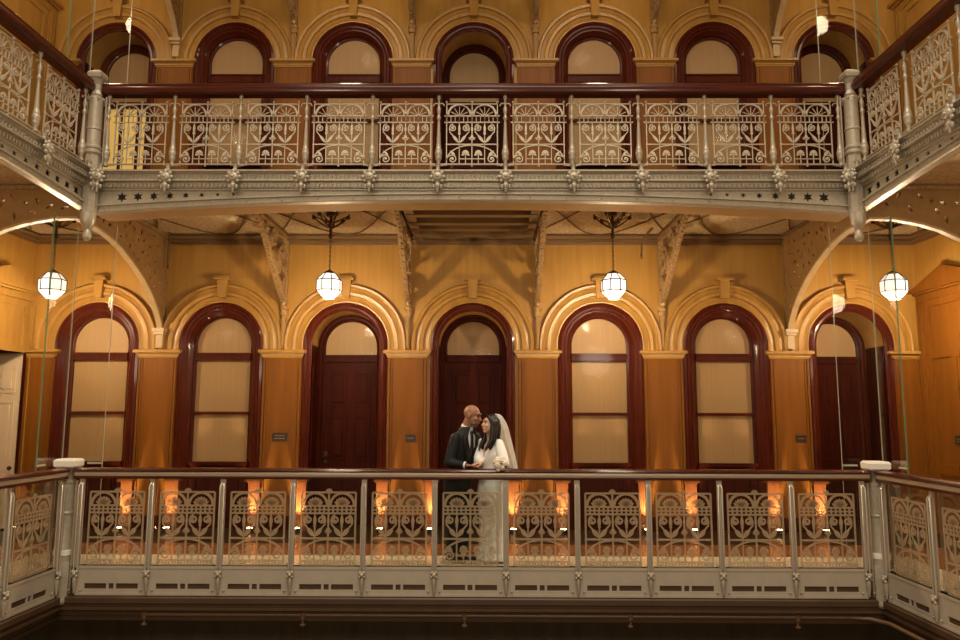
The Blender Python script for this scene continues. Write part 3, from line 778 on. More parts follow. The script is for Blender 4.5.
# ------------------------------------------------------------------ pierced arched ribs and openwork brackets
RIB = [(.10,4.0),(.47,3.995),(.86,3.935),(1.13,3.865),(1.43,3.75),(1.745,3.60),(2.03,3.42),(2.25,3.22),(2.39,3.04),(2.43,2.95)]
def rib(loc, rotz, span, label, z0, holes_seed):
    """plate in the local YZ plane from the corner post (y = 0) to the wall (y = span)"""
    root = empty('arched_rib', loc, rotz); tag(root, label, 'arched rib')
    k = (span-.10)/2.43
    cur = [(y*k, z) for y, z in RIB]
    top = 4.38
    outer = cur + [(span-.02, 2.95), (span-.02, top), (.10*k, top)]
    rnd = random.Random(holes_seed); holes = []
    def edge(y):
        for (a, za), (b_, zb_) in zip(cur, cur[1:]):
            if a <= y <= b_: return za + (zb_-za)*(y-a)/(b_-a)
        return 2.95
    cand = []
    for _ in range(900):
        y = rnd.uniform(.25, span-.22); z = rnd.uniform(3.05, top-.10)
        if z < edge(min(y+.06, span-.1)) + .12 or z < edge(y) + .12 or z > top-.09: continue
        if all((y-a)**2 + (z-c)**2 > .125**2 for a, c in cand): cand.append((y, z))
        if len(cand) > 30: break
    for y, z in cand: 
        l = rnd.uniform(.08,.12); an = rnd.uniform(0,360)
        holes.append(leaf(y - l/2*math.cos(math.radians(an)), z - l/2*math.sin(math.radians(an)), l, .019, an, 5))
    MB().plate(outer, holes, -.025, .025, ax='X').build('pierced_plate', 'plate', root)
    fl = MB(); fl.ribbon(cur, .014, -.042, .042, ax='X'); fl.build('edge_flange', 'flange', root)
    c = MB(); c.box(-.09,.09,span-.16,span-.01,2.90,2.95); c.box(-.075,.075,span-.13,span-.01,2.86,2.90); c.box(-.05,.05,span-.10,span-.01,2.66,2.86); c.build('corbel', 'flange', root)
    e = MB(); e.box(-.05,.05,.02*k,span-.02,top-.035,top+.015); e.box(-.04,.04,span-.05,span-.01,2.95,top); e.build('top_chord', 'bracket', root)
    root.location.z = z0
rib((-4.73+.0,0,0), 0, D, 'brown pierced arch rib from the left corner post back to the far wall, lower gallery', 0, 3)
rib((4.72,0,0), 0, D, 'brown pierced arch rib from the right corner post back to the far wall, lower gallery', 0, 4)
rib((-XC-.03,.05,0), PI/2, SW-XC-.0, 'brown pierced arch rib running out to the left wall', 0, 5)
rib((XC+.03,.05,0), -PI/2, SW-XC-.06, 'brown pierced arch rib running out to the right wall', 0, 6)
rib((-4.73,0,0), 0, D, 'pale arch rib end above the upper railing, upper left', F-.0, 8)
rib((4.72,0,0), 0, D, 'pale arch rib end above the upper railing, upper right', F-.0, 9)

def bracket():
    """openwork scroll bracket in the local YZ plane; y = 0 at the wall, -y into the gallery"""
    ct = [(-.02,3.36),(-.10,3.40),(-.27,3.475),(-.46,3.60),(-.72,3.79),(-1.0,4.01),(-1.26,4.19),(-1.5,4.30),(-1.85,4.36)]
    m = MB(); m.ribbon(ct, [.045,.05,.05,.048,.046,.045,.042,.04,.035], -.034, .034, ax='X')
    for i in range(len(ct)-1):                                # knobbly leaf ornament along the curve
        for t in (.0,.33,.66):
            y = ct[i][0]+(ct[i+1][0]-ct[i][0])*t; z = ct[i][1]+(ct[i+1][1]-ct[i][1])*t
            for s in (-1,1): m.ball((s*.032,y,z+.005), (.018,.035,.03), 6, 4)
            m.ball((0,y,z-.045), (.024,.04,.018), 6, 4)
    m.ball((0,-.07,3.33), (.05,.055,.05), 8, 6); m.lathe([(.01,3.24),(.03,3.26),(.04,3.30),(.03,3.33)], (0,-.06,0), 8)
    sc = MB()
    sc.ribbon([(-.03,3.42),(-.03,4.36)], .03, -.04, .04, ax='X')
    sc.ribbon([(-.0,4.36),(-1.85,4.38)], .025, -.04, .04, ax='X')
    sc.ribbon(spiral(-.30,3.98,.24,.04,250,-1.7,34), .02, -.028, .028, ax='X')
    sc.ribbon(spiral(-.75,4.18,.16,.03,240,-1.6,30), .018, -.026, .026, ax='X')
    sc.ribbon(spiral(-.15,3.62,.11,.02,250,-1.5,26), .016, -.024, .024, ax='X')
    sc.ribbon([(-.06,4.3),(-.2,4.33),(-.5,4.3),(-.62,4.34)], .018, -.024, .024, ax='X')
    for y, z, an in ((-.30,3.98,60),(-.3,3.98,150),(-.75,4.18,100),(-.15,3.62,80),(-.1,3.8,110),(-.5,3.85,120),(-1.1,4.2,110)):
        sc.prism(leaf(y,z,.15,.04,an), -.02, .02, ax='X')
    sh = MB(); sh.lathe([(.055,3.16),(.06,3.20),(.05,3.235),(.065,3.25),(.065,3.28)], (0,-.035,0), 10); sh.box(-.035,.035,-.06,.0,2.66,3.17); sh.box(-.018,.018,-.075,.0,2.68,3.14)
    return m, sc, sh
m_, s_, h_ = bracket()
def put_bracket(proto, x, z, label, group):
    if proto is None:
        r = empty('ceiling_bracket', (x,D,z))
        m_.build('curved_arm', 'bracket', r, 40); s_.build('scrollwork', 'bracket', r); h_.build('wall_shaft', 'soffit', r)
    else:
        r = copy_tree(proto); r.location = (x,D,z)
    tag(r, label, 'bracket', group); return r
pb = put_bracket(None, PIER[2], 0, 'scrolled ceiling bracket between the second and third arches, left of the left lamp', 'lower scroll brackets')
put_bracket(pb, PIER[3], 0, 'scrolled ceiling bracket between the left lamp and the central arch', 'lower scroll brackets')
put_bracket(pb, PIER[4], 0, 'scrolled ceiling bracket between the central arch and the right lamp', 'lower scroll brackets')
put_bracket(pb, PIER[5], 0, 'scrolled ceiling bracket right of the right lamp, beside a bent pipe', 'lower scroll brackets')
for i, w in ((2,'second and third arches'),(3,'third and central arches'),(4,'central and fifth arches'),(5,'fifth and sixth arches')):
    put_bracket(pb, PIER[i], F-.09, 'bracket foot cut by the top edge between the %s, upper gallery' % w, 'upper scroll brackets')

# ------------------------------------------------------------------ pendant lamps
def lamp():
    n = 8; rot = PI/8
    ring = [(.075,-.172),(.168,-.072),(.168,.072),(.085,.165)]
    g = MB(); g.lathe(ring, (0,0,0), n, rot=rot)
    l = MB()
    P = lambda r, z, k: (r*1.012*math.cos(2*PI*k/n+rot), r*1.012*math.sin(2*PI*k/n+rot), z)
    for k in range(n):
        for (r0, z0), (r1, z1) in zip(ring, ring[1:]): l.tube([P(r0,z0,k), P(r1,z1,k)], .0068, 5)
        for r, z in ring: l.tube([P(r,z,k), P(r,z,k+1)], .0068, 5)
    c = MB(); c.lathe([(.085,.16),(.09,.17),(.06,.19),(.035,.205),(.012,.22)], n=12)
    ch = MB(); z = .22; q = 0
    while z < .66:                                            # links of the chain
        pts = [(.011*math.cos(2*PI*k/8)*(1 if q % 2 else 0), .011*math.cos(2*PI*k/8)*(0 if q % 2 else 1), z+.018+.022*math.sin(2*PI*k/8)) for k in range(9)]
        ch.tube(pts, .0042, 5, caps=False); z += .033; q += 1
    cp = MB(); cp.lathe([(.012,.64),(.03,.66),(.035,.69),(.02,.72),(.018,.80),(.05,.83),(.055,.87),(.02,.90),(.02,.985)], n=12)
    for k in range(6):
        a = 2*PI*k/6 + .0; d = (math.cos(a), math.sin(a))
        cp.tube([(d[0]*.03,d[1]*.03,.80),(d[0]*.14,d[1]*.14,.86),(d[0]*.24,d[1]*.24,.95),(d[0]*.25,d[1]*.25,.985)], .011, 6)
        cp.ball((d[0]*.235,d[1]*.235,.94), .03, 8, 6)
        cp.tube([(d[0]*.02,d[1]*.02,.87),(d[0]*.24,d[1]*.24,.96)], .007, 5)
    cp.lathe([(.06,.96),(.07,.97),(.07,1.012)], n=16)
    return g, l, c, ch, cp
lroot = None; LAMPS = []
for x, lab in ((BAY[0],'faceted white globe lamp hanging at the far left'), (BAY[2],'faceted white globe lamp hanging left of the couple, over the third arch'),
               (BAY[4],'faceted white globe lamp hanging right of the couple, over the fifth arch'), (BAY[6],'faceted white globe lamp hanging at the far right')):
    if lroot is None:
        lroot = empty('pendant_lamp', (x,1.284,3.40)); g,l,c,ch,cp = lamp()
        gl = g.build('globe_shade', 'lamp', lroot); l.build('leading', 'lead', gl); c.build('shade_cap', 'brass', lroot, 40); ch.build('chain', 'brass', lroot, 60); cp.build('ceiling_mount', 'brass', lroot, 40); r = lroot
    else:
        r = copy_tree(lroot); r.location = (x,1.284,3.40)
    tag(r, lab, 'lamp', 'globe pendant lamps')
    LAMPS.append((x,1.284,3.40-.235))

# ------------------------------------------------------------------ uplights
def uplight_parts():
    b = MB(); b.lathe([(.055,0),(.058,.012),(.05,.018),(.045,.024),(.048,.042),(.052,.046),(.052,.054),(.042,.056)], n=14)
    l = MB(); l.lathe([(.041,.05),(.041,.058)], n=14)
    return b, l
UPX = [(0,1,'foot of the right side of the leftmost window'),(1,-1,'foot of the left side of the second window'),(1,1,'foot of the right side of the second window'),
       (2,-1,'left foot of the door left of the couple'),(2,1,'right foot of the door left of the couple'),(3,-1,'foot of the central door casing, on the groom side'),
       (3,1,'foot of the central door casing, on the bride side'),(4,-1,'left foot of the window right of the bride'),(4,1,'right foot of the window right of the bride'),
       (5,-1,'foot of the left side of the sixth bay window'),(5,1,'foot of the right side of the sixth bay window'),(6,-1,'foot of the left side of the rightmost door')]
ur = None
for i, s, w in UPX:
    x = BAY[i] + s*.60
    if ur is None:
        ur = empty('uplight', (x,D-.225,0)); bb, ll = uplight_parts(); bb.build('housing', 'black', ur, 40); ll.build('lens', 'uplens', ur); r = ur
    else: r = copy_tree(ur); r.location = (x,D-.225,0)
    tag(r, 'glowing floor uplight at the ' + w, 'uplight', 'floor uplights')
    ld = bpy.data.lights.new('uplight_beam', 'SPOT'); ld.energy = 170.; ld.color = (1., .74, .42); ld.spot_size = math.radians(44); ld.spot_blend = .9; ld.shadow_soft_size = .03
    lo = bpy.data.objects.new('uplight_beam', ld); COL.objects.link(lo); lo.location = (x,D-.225,.075); lo.rotation_euler = (PI - .33, 0, 0)

# ------------------------------------------------------------------ plaques, detectors, pipes
def plaque(name, loc, w, h, rotz, label, rows):
    r = empty(name, loc, rotz); tag(r, label, 'sign', 'room plaques')
    MB().box(-w/2,w/2,-.012,0,-h/2,h/2).build('plate', 'plaque', r)
    b = MB(); 
    for k, (wd, z) in enumerate(rows):
        q = -wd/2; rnd = random.Random(k+3)
        while q < wd/2: 
            e = rnd.uniform(.008,.016); b.box(q, min(q+e,wd/2), -.0135, -.012, z-.007, z+.007); q += e+.005
    b.build('lettering', 'plaque_text', r)
plaque('room_sign', (-2.88,D-.036,1.34), .215, .115, 0, 'wide dark room sign on the pilaster between the second and third arches', ((.14,.022),(.16,-.02)))
plaque('room_sign', (-.94,D-.036,1.33), .145, .10, 0, 'small dark room sign on the pilaster left of the groom', ((.09,0),))
plaque('room_sign', (4.82,D-.036,1.34), .15, .10, 0, 'small dark room sign on the pilaster left of the rightmost door', ((.09,0),))
plaque('room_sign', (SW+X0-.034,1.76,1.35), .15, .12, -PI/2, 'small dark room sign on the panelling at the right edge', ((.09,.015),(.07,-.02)))
for x, y, lab in ((-3.37,1.47,'round cream smoke detector on the ceiling left of the left lamp'),(2.34,1.46,'round cream smoke detector on the ceiling right of the right lamp')):
    r = empty('smoke_detector', (x,y,CEIL+.012)); tag(r, lab, 'smoke detector', 'ceiling smoke detectors')
    MB().lathe([(.05,-.06),(.068,-.055),(.07,-.035)], n=18).build('sensor', 'detector', r, 40); MB().lathe([(.075,-.035),(.088,-.03),(.088,.0)], n=18).build('base', 'detector', r, 40)
def pipe_drop(pts, label, r=.016):
    o = empty('sprinkler_pipe', (0,0,0)); tag(o, label, 'pipe')
    MB().tube(pts, r, 8).build('pipe', 'rib_dark', o, 50)
    p = pts[-1]; MB().lathe([(.028,-.05),(.03,-.045),(.012,-.035),(.012,-.01),(.02,0)], p, 10).build('sprinkler_head', 'brass', o, 40)
pipe_drop([(2.62,2.10,CEIL+.012),(2.55,2.12,4.33),(2.47,2.16,4.22),(2.46,2.17,4.02)], 'bent brown sprinkler pipe beside the bracket right of the right lamp')
pipe_drop([(-4.63,2.40,CEIL+.012),(-4.63,2.40,4.1),(-4.63,2.40,3.90)], 'thin brown sprinkler pipe in the corner behind the left arch rib')

# edge of the lower gallery floor and the pipe below it
b = MB()
P = [(.03,-.33),(-.05,-.33),(-.06,-.345),(-.06,-.40),(-.03,-.415),(-.03,-.44),(-.05,-.45),(-.05,-.475),(.0,-.50),(.02,-.60),(.25,-.60),(.25,-.33)]
b.sweep_x(P, [-XC-.02, XC+.02])
for s in (-1,1):
    b.prism([(s*(XC + y), z) for y, z in P], YS, .02, 0, 'Y')
trim(b, 'umber', 'dark brown moulded edge under the lower glass railing')
pr = empty('sprinkler_main', (0,0,0)); tag(pr, 'long brown sprinkler pipe with drop heads below the lower railing', 'pipe')
yb, zp = .02, -.535
MB().tube([(-3.66,yb,zp),(4.20,yb,zp),(4.40,yb-.05,zp),(4.52,yb-.25,zp),(4.56,-3.9,zp)], .022, 10).build('pipe', 'pipe', pr, 60)
for x in (-3.63,-1.86,-.06,1.78,3.63):
    MB().lathe([(.012,-.12),(.030,-.115),(.034,-.10),(.012,-.09),(.012,-.05),(.030,-.04),(.034,.03)], (x,yb,zp), 10).build('sprinkler_head', 'pipe', pr, 40)

# ------------------------------------------------------------------ corner glass screens
def screen(sgn, z0, z1, label):
    r = empty('glass_screen', (sgn*4.75,.15,z0)); tag(r, label, 'glass screen', 'corner glass screens')
    h = z1-z0; s = -sgn
    MB().box(min(0,s*.47), max(0,s*.47), -.006, .006, 0, h).build('front_pane', 'glass_screen', r)
    MB().box(-.006,.006,-.50,-.006,0,h).build('side_pane', 'glass_screen', r)
    MB().box(s*.47-.0025,s*.47+.0025,-.006,.006,0,h).build('front_edge', 'glass_edge_pale', r)
    MB().box(-.0045,.0045,-.0045,.0045,0,h).build('corner_joint', 'glass_edge_pale', r)
    MB().box(-.007,.007,-.508,-.50,0,h).build('side_edge', 'glass_edge', r)
    c = MB(); c.box(min(s*.47,s*.30), max(s*.47,s*.30), -.012, .012, 1.105, 1.125); c.box(-.012,.012,-.50,-.34,1.105,1.125); c.build('clamp', 'glass_edge_pale', r)
screen(-1, 0, 3.93, 'clear corner glass screen behind the left newel of the lower gallery')
screen(1, 0, 3.93, 'clear corner glass screen behind the right newel of the lower gallery')
screen(-1, F, F+3.93, 'clear corner glass screen behind the left post of the upper balcony')
screen(1, F, F+3.93, 'clear corner glass screen behind the right post of the upper balcony')

# ------------------------------------------------------------------ the couple
def rcone(b, p, r, q, s, n=12):
    """tapered limb segment with round ends"""
    p, q = Vector(p), Vector(q); ax = q-p; L = ax.length
    t = ax.normalized() if L > 1e-6 else Vector((0,0,1))
    ref = Vector((0,0,1)) if abs(t.z) < .9 else Vector((1,0,0))
    u = t.cross(ref).normalized(); w = t.cross(u); prof = []
    for k in range(5): a = PI/2*k/4; prof.append((-r*math.cos(a), r*math.sin(a)))
    for k in range(5): a = PI/2*k/4; prof.append((L + s*math.sin(a), s*math.cos(a)))
    vs = []; fs = []
    for h, rr in prof:
        for k in range(n): an = 2*PI*k/n; vs.append(p + t*h + (u*math.cos(an)+w*math.sin(an))*max(rr,1e-4))
    m = len(prof)
    for i in range(m-1):
        for k in range(n): fs.append((i*n+k, i*n+(k+1) % n, (i+1)*n+(k+1) % n, (i+1)*n+k))
    fs += [tuple(range(n))[::-1], tuple((m-1)*n+k for k in range(n))]
    b.add(vs, fs)
def chain(b, pts):
    for (p, r), (q, s) in zip(pts, pts[1:]): rcone(b, p, r, q, s)
def fused(name, b, vox, it, m, parent, org):
    """one continuous skin grown over the joined masses"""
    o = b.build(name, m, None, None)
    md = o.modifiers.new('skin', 'REMESH'); md.mode = 'VOXEL'; md.voxel_size = vox
    sm = o.modifiers.new('soft', 'SMOOTH'); sm.factor = .5; sm.iterations = it
    bpy.context.view_layer.update()
    me = bpy.data.meshes.new_from_object(o.evaluated_get(bpy.context.evaluated_depsgraph_get()))
    old = o.data; bpy.data.objects.remove(o); bpy.data.meshes.remove(old)
    me.name = name; me.polygons.foreach_set('use_smooth', [True]*len(me.polygons))
    me.materials.clear(); me.materials.append(M[m])
    me.transform(Matrix.Translation(-Vector(org)))
    return place(name, me, parent, org if parent is None else (0,0,0))
def child(name, b, m, parent, org, smooth=50, solid=0.):
    b2 = MB(); b2.v = [tuple(Vector(p)-Vector(org)) for p in b.v]; b2.f = b.f; b2.mi = b.mi
    o = b2.build(name, m, parent, smooth)
    if solid:
        s = o.modifiers.new('cloth', 'SOLIDIFY'); s.thickness = solid; s.offset = 0
    return o
def loft(T, rings, n=40, skip=None, grow=0., wave=None):
    """elliptical rings (z, cx, cy, a, b); angle 0 is the front"""
    b = MB(); vs = []; fs = []; m = len(rings)
    for z, cx, cy, a, d in rings:
        for k in range(n):
            an = 2*PI*k/n; g = 1 + (wave(an, z) if wave else 0)
            vs.append(T @ Vector((cx + (a+grow)*g*math.sin(an), cy - (d+grow)*g*math.cos(an), z)))
    for i in range(m-1):
        for k in range(n):
            an = 2*PI*(k+.5)/n; an = an - 2*PI if an > PI else an
            zc = (rings[i][0]+rings[i+1][0])/2
            if skip and skip(an, zc): continue
            fs.append((i*n+k, i*n+(k+1) % n, (i+1)*n+(k+1) % n, (i+1)*n+k))
    return b.add(vs, fs)
def dense(rings, step=.02):
    out = []
    for a, c in zip(rings, rings[1:]):
        k = max(1, int(abs(a[0]-c[0])/step))
        for i in range(k):
            t = i/k; t2 = t
            out.append(tuple(a[j]+(c[j]-a[j])*t2 for j in range(5)))
    out.append(rings[-1]); return out
def head_masses(b, H, fem):
    e = lambda c, r: b.ball(H @ Vector(c), r, 16, 12, R=H.to_3x3())
    P = lambda c: H @ Vector(c)
    if fem:
        e((0,.012,.028), (.070,.090,.084)); e((0,-.028,-.030), (.054,.064,.078)); e((0,-.058,-.088), (.026,.025,.022))
        rcone(b, P((0,-.088,.008)), .007, P((0,-.106,-.028)), .0105); e((0,-.078,.030), (.050,.016,.014))
        for s in (-1,1): e((s*.034,-.068,-.025), (.022,.018,.020)); e((s*.070,.008,-.010), (.010,.018,.028))
        e((0,-.086,-.060), (.022,.011,.011))
    else:
        e((0,.012,.030), (.077,.098,.090)); e((0,-.030,-.032), (.061,.070,.086)); e((0,-.064,-.098), (.034,.030,.026))
        rcone(b, P((0,-.094,.012)), .009, P((0,-.118,-.028)), .014); e((0,-.086,.036), (.058,.018,.015))
        for s in (-1,1): e((s*.038,-.072,-.026), (.024,.020,.022)); e((s*.079,.010,-.008), (.011,.021,.034)); e((s*.012,-.108,-.032), (.010,.012,.009))
        e((0,-.096,-.064), (.026,.013,.013))
def hand(b, wrist, d, n, l, curl, k=1.):
    """palm, four fingers of different lengths and a thumb; d along the hand, n out of the palm, l towards the thumb"""
    wrist, d, n, l = Vector(wrist), Vector(d).normalized(), Vector(n).normalized(), Vector(l).normalized()
    kn = wrist + d*.088*k
    for o in (.026,.009,-.009,-.025): rcone(b, wrist + l*o*.75*k + d*.008, .0125*k, kn + l*o*k, .0105*k, 8)
    for o, L, sp in ((.028,.066,.10),(.0095,.075,.03),(-.0095,.069,-.04),(-.027,.054,-.13)):
        p = kn + l*o*k; dd = (d + l*sp).normalized(); r = .0088*k
        for j, fr in enumerate((.46,.30,.24)):
            a = curl[j]; dd2 = (dd*math.cos(a) + n*math.sin(a)).normalized(); nn = (n*math.cos(a) - dd*math.sin(a)).normalized()
            q = p + dd2*L*fr*k; rcone(b, p, r, q, r*.90, 8); p, r, dd, n2 = q, r*.90, dd2, nn
    p = wrist + d*.024*k + l*.022*k; q = p + (d*.55 + l*.75 + n*.30).normalized()*.040*k; r_ = q + (d*.85 + l*.28 + n*.35).normalized()*.032*k; s_ = r_ + (d*.95 + n*.3).normalized()*.024*k
    chain(b, [(p,.0135*k),(q,.011*k),(r_,.0098*k),(s_,.0085*k)])
def look(center, direction, tilt, roll=0.):
    """head frame whose -Y axis looks along direction (horizontal) and is pitched by tilt"""
    phi = math.atan2(direction[0], -direction[1])
    return Matrix.Translation(center) @ Matrix.Rotation(phi,4,'Z') @ Matrix.Rotation(tilt,4,'X') @ Matrix.Rotation(roll,4,'Y')

def groom():
    org = Vector((-.15,.33,0)); phi = math.radians(52); T = Matrix.Translation(org) @ Matrix.Rotation(phi,4,'Z')
    L = lambda x, y, z: T @ Vector((x,y,z))
    H = look((.012,.215,1.672), (.93,-.36), math.radians(13))
    rs, ls = L(-.172,-.10,1.412), L(.185,-.10,1.415)          # shoulders (own right is towards us)
    el, wr = Vector((-.252,.085,1.135)), Vector((-.052,.004,1.112))
    el2, wr2 = Vector((.10,.47,1.17)), Vector((.27,.45,1.14))
    b = MB(); head_masses(b, H, False)
    chain(b, [(H @ Vector((0,.025,-.06)),.060),(L(0,-.115,1.50),.062),(L(0,-.085,1.42),.085)])
    chain(b, [(L(0,-.08,1.36),.12),(L(0,-.04,1.20),.125),(L(0,0,1.02),.125),(L(0,.01,.92),.13)])
    rcone(b, rs, .045, ls, .045)
    chain(b, [(rs,.050),(el,.044),(wr,.028)]); chain(b, [(ls,.050),(el2,.044),(wr2,.028)])
    hand(b, wr, (.95,-.12,-.05), (0,0,-1), (.1,1,0), (.15,.30,.25), 1.05)
    hand(b, wr2, (.6,-.5,.1), (-.6,-.6,-.1), (0,0,1), (.3,.3,.2), 1.0)
    for s in (-1,1):
        chain(b, [(L(s*.09,.01,.92),.098),(L(s*.095,.0,.50),.062),(L(s*.10,.02,.10),.042),(L(s*.10,-.10,.045),.035)])
    body = fused('person', b, .0062, 3, 'skin_m', None, org)
    tag(body, 'person in charcoal suit leaning on the rail, forehead against the bride', 'person')
    # clothes
    R = dense([(.80,0,.015,.190,.130),(.92,0,.01,.192,.138),(1.05,0,-.012,.178,.130),(1.20,0,-.045,.190,.135),(1.32,0,-.075,.205,.135),(1.40,0,-.092,.205,.118),(1.435,0,-.10,.19,.106),(1.475,0,-.110,.125,.092),(1.51,0,-.122,.092,.084),(1.54,0,-.132,.078,.078)])
    lim = lambda z: .06 if z < 1.10 else .05 + .44*min(1,(z-1.10)/.40)**.9
    jk = loft(T, R, 56, lambda a, z: abs(a) < lim(z) and z > 1.08)
    J = child('suit_jacket', jk, 'suit', body, org, 60, .008)
    lp = MB()
    for s in (-1,1):
        vs = []; fs = []; k = 0
        rr = [q for q in R if q[0] > 1.08]
        for z, cx, cy, a, d in rr:
            wl = .34*math.sin(PI*min(1,max(0,(z-1.06)/.50)))**.7
            for an in (lim(z)-.02, lim(z)+wl):
                vs.append(T @ Vector((cx + (a+.011)*math.sin(s*an), cy - (d+.011)*math.cos(an), z)))
        for i in range(len(rr)-1): fs.append((2*i,2*i+1,2*i+3,2*i+2))
        lp.add(vs, fs)
    child('lapels', lp, 'suit', J, org, 60, .006)
    sh = loft(T, [q for q in R if q[0] > 1.0], 48, None, -.012)
    sh2 = MB()
    S = child('shirt', sh, 'shirt', body, org, 60)
    co = MB(); nb = H @ Vector((0,.02,-.075)); n0 = L(0,-.118,1.50); ax = (nb-n0).normalized()
    chainp = [n0 - ax*.005, n0 + ax*.030]
    co.tube([n0-ax*.012, n0+ax*.045, n0+ax*.062], [.077,.073,.070], 20); child('collar', co, 'shirt', S, org, 60)
    ti = MB(); vs = []; fs = []
    rr = [q for q in R if 1.02 < q[0] < 1.50]
    for z, cx, cy, a, d in rr:
        wd = .020 + .022*(1.5-z)/.5
        for x in (-wd, wd): vs.append(T @ Vector((cx + x, cy - d - .004 + .008, z)))
    for i in range(len(rr)-1): fs.append((2*i,2*i+1,2*i+3,2*i+2))
    ti.add(vs, fs); ti.ball(L(0,-.195,1.475), (.022,.016,.02), 8, 6); child('tie', ti, 'tie', body, org, 60, .006)
    for pts in ([(rs + Vector((0,0,-.006)),.070),(rs.lerp(el,.25),.068),(rs.lerp(el,.5),.064),(el,.060),(el.lerp(wr,.5),.050),(el.lerp(wr,.93),.040)],
                [(ls,.070),(ls.lerp(el2,.5),.066),(el2,.058),(el2.lerp(wr2,.5),.050),(el2.lerp(wr2,.9),.042)]):
        sl = MB(); chain(sl, pts[:1] + pts[1:]); o = fused('jacket_sleeve', sl, .011, 4, 'suit', J, org)
    cf = MB(); cf.tube([el.lerp(wr,.90), el.lerp(wr,1.0)], [.040,.037], 14); child('shirt_cuff', cf, 'shirt', S, org, 60)
    tr = MB()
    for s in (-1,1):
        chain(tr, [(L(s*.088,.012,.94),.112),(L(s*.092,.005,.72),.098),(L(s*.096,.0,.48),.080),(L(s*.10,.015,.09),.066)])
    rcone(tr, L(-.05,.01,.96), .122, L(.05,.01,.96), .122)
    fused('trousers', tr, .014, 4, 'suit', body, org)
    for s in (-1,1):
        sb = MB(); chain(sb, [(L(s*.10,.05,.045),.042),(L(s*.105,-.06,.042),.044),(L(s*.115,-.17,.030),.030)]); sb.box(*[0]*6) if False else None
        o = fused('shoe', sb, .01, 3, 'shoe', body, org)
    br = MB(); e = lambda c, r: br.ball(H @ Vector(c), r, 14, 10, R=H.to_3x3())
    e((0,-.066,-.099), (.0355,.0315,.027)); 
    for s in (-1,1): e((s*.034,-.05,-.082), (.030,.040,.026))
    child('beard', br, 'stubble', body, org, 180)
    lpz = MB(); lpz.ball(H @ Vector((0,-.1085,-.066)), (.020,.006,.008), 10, 6, R=H.to_3x3()); child('lips', lpz, 'lips_m', body, org, 180)
    for s in (-1,1):
        ey = MB(); ey.ball(H @ Vector((s*.032,-.0885,.010)), (.012,.009,.006), 10, 7, R=H.to_3x3()); child('eye', ey, 'eye', body, org, 180)
        eb = MB(); eb.tube([H @ Vector((s*.014,-.104,.034)), H @ Vector((s*.032,-.100,.041)), H @ Vector((s*.052,-.086,.036))], .0045, 6); child('eyebrow', eb, 'hair', body, org, 180)
groom()

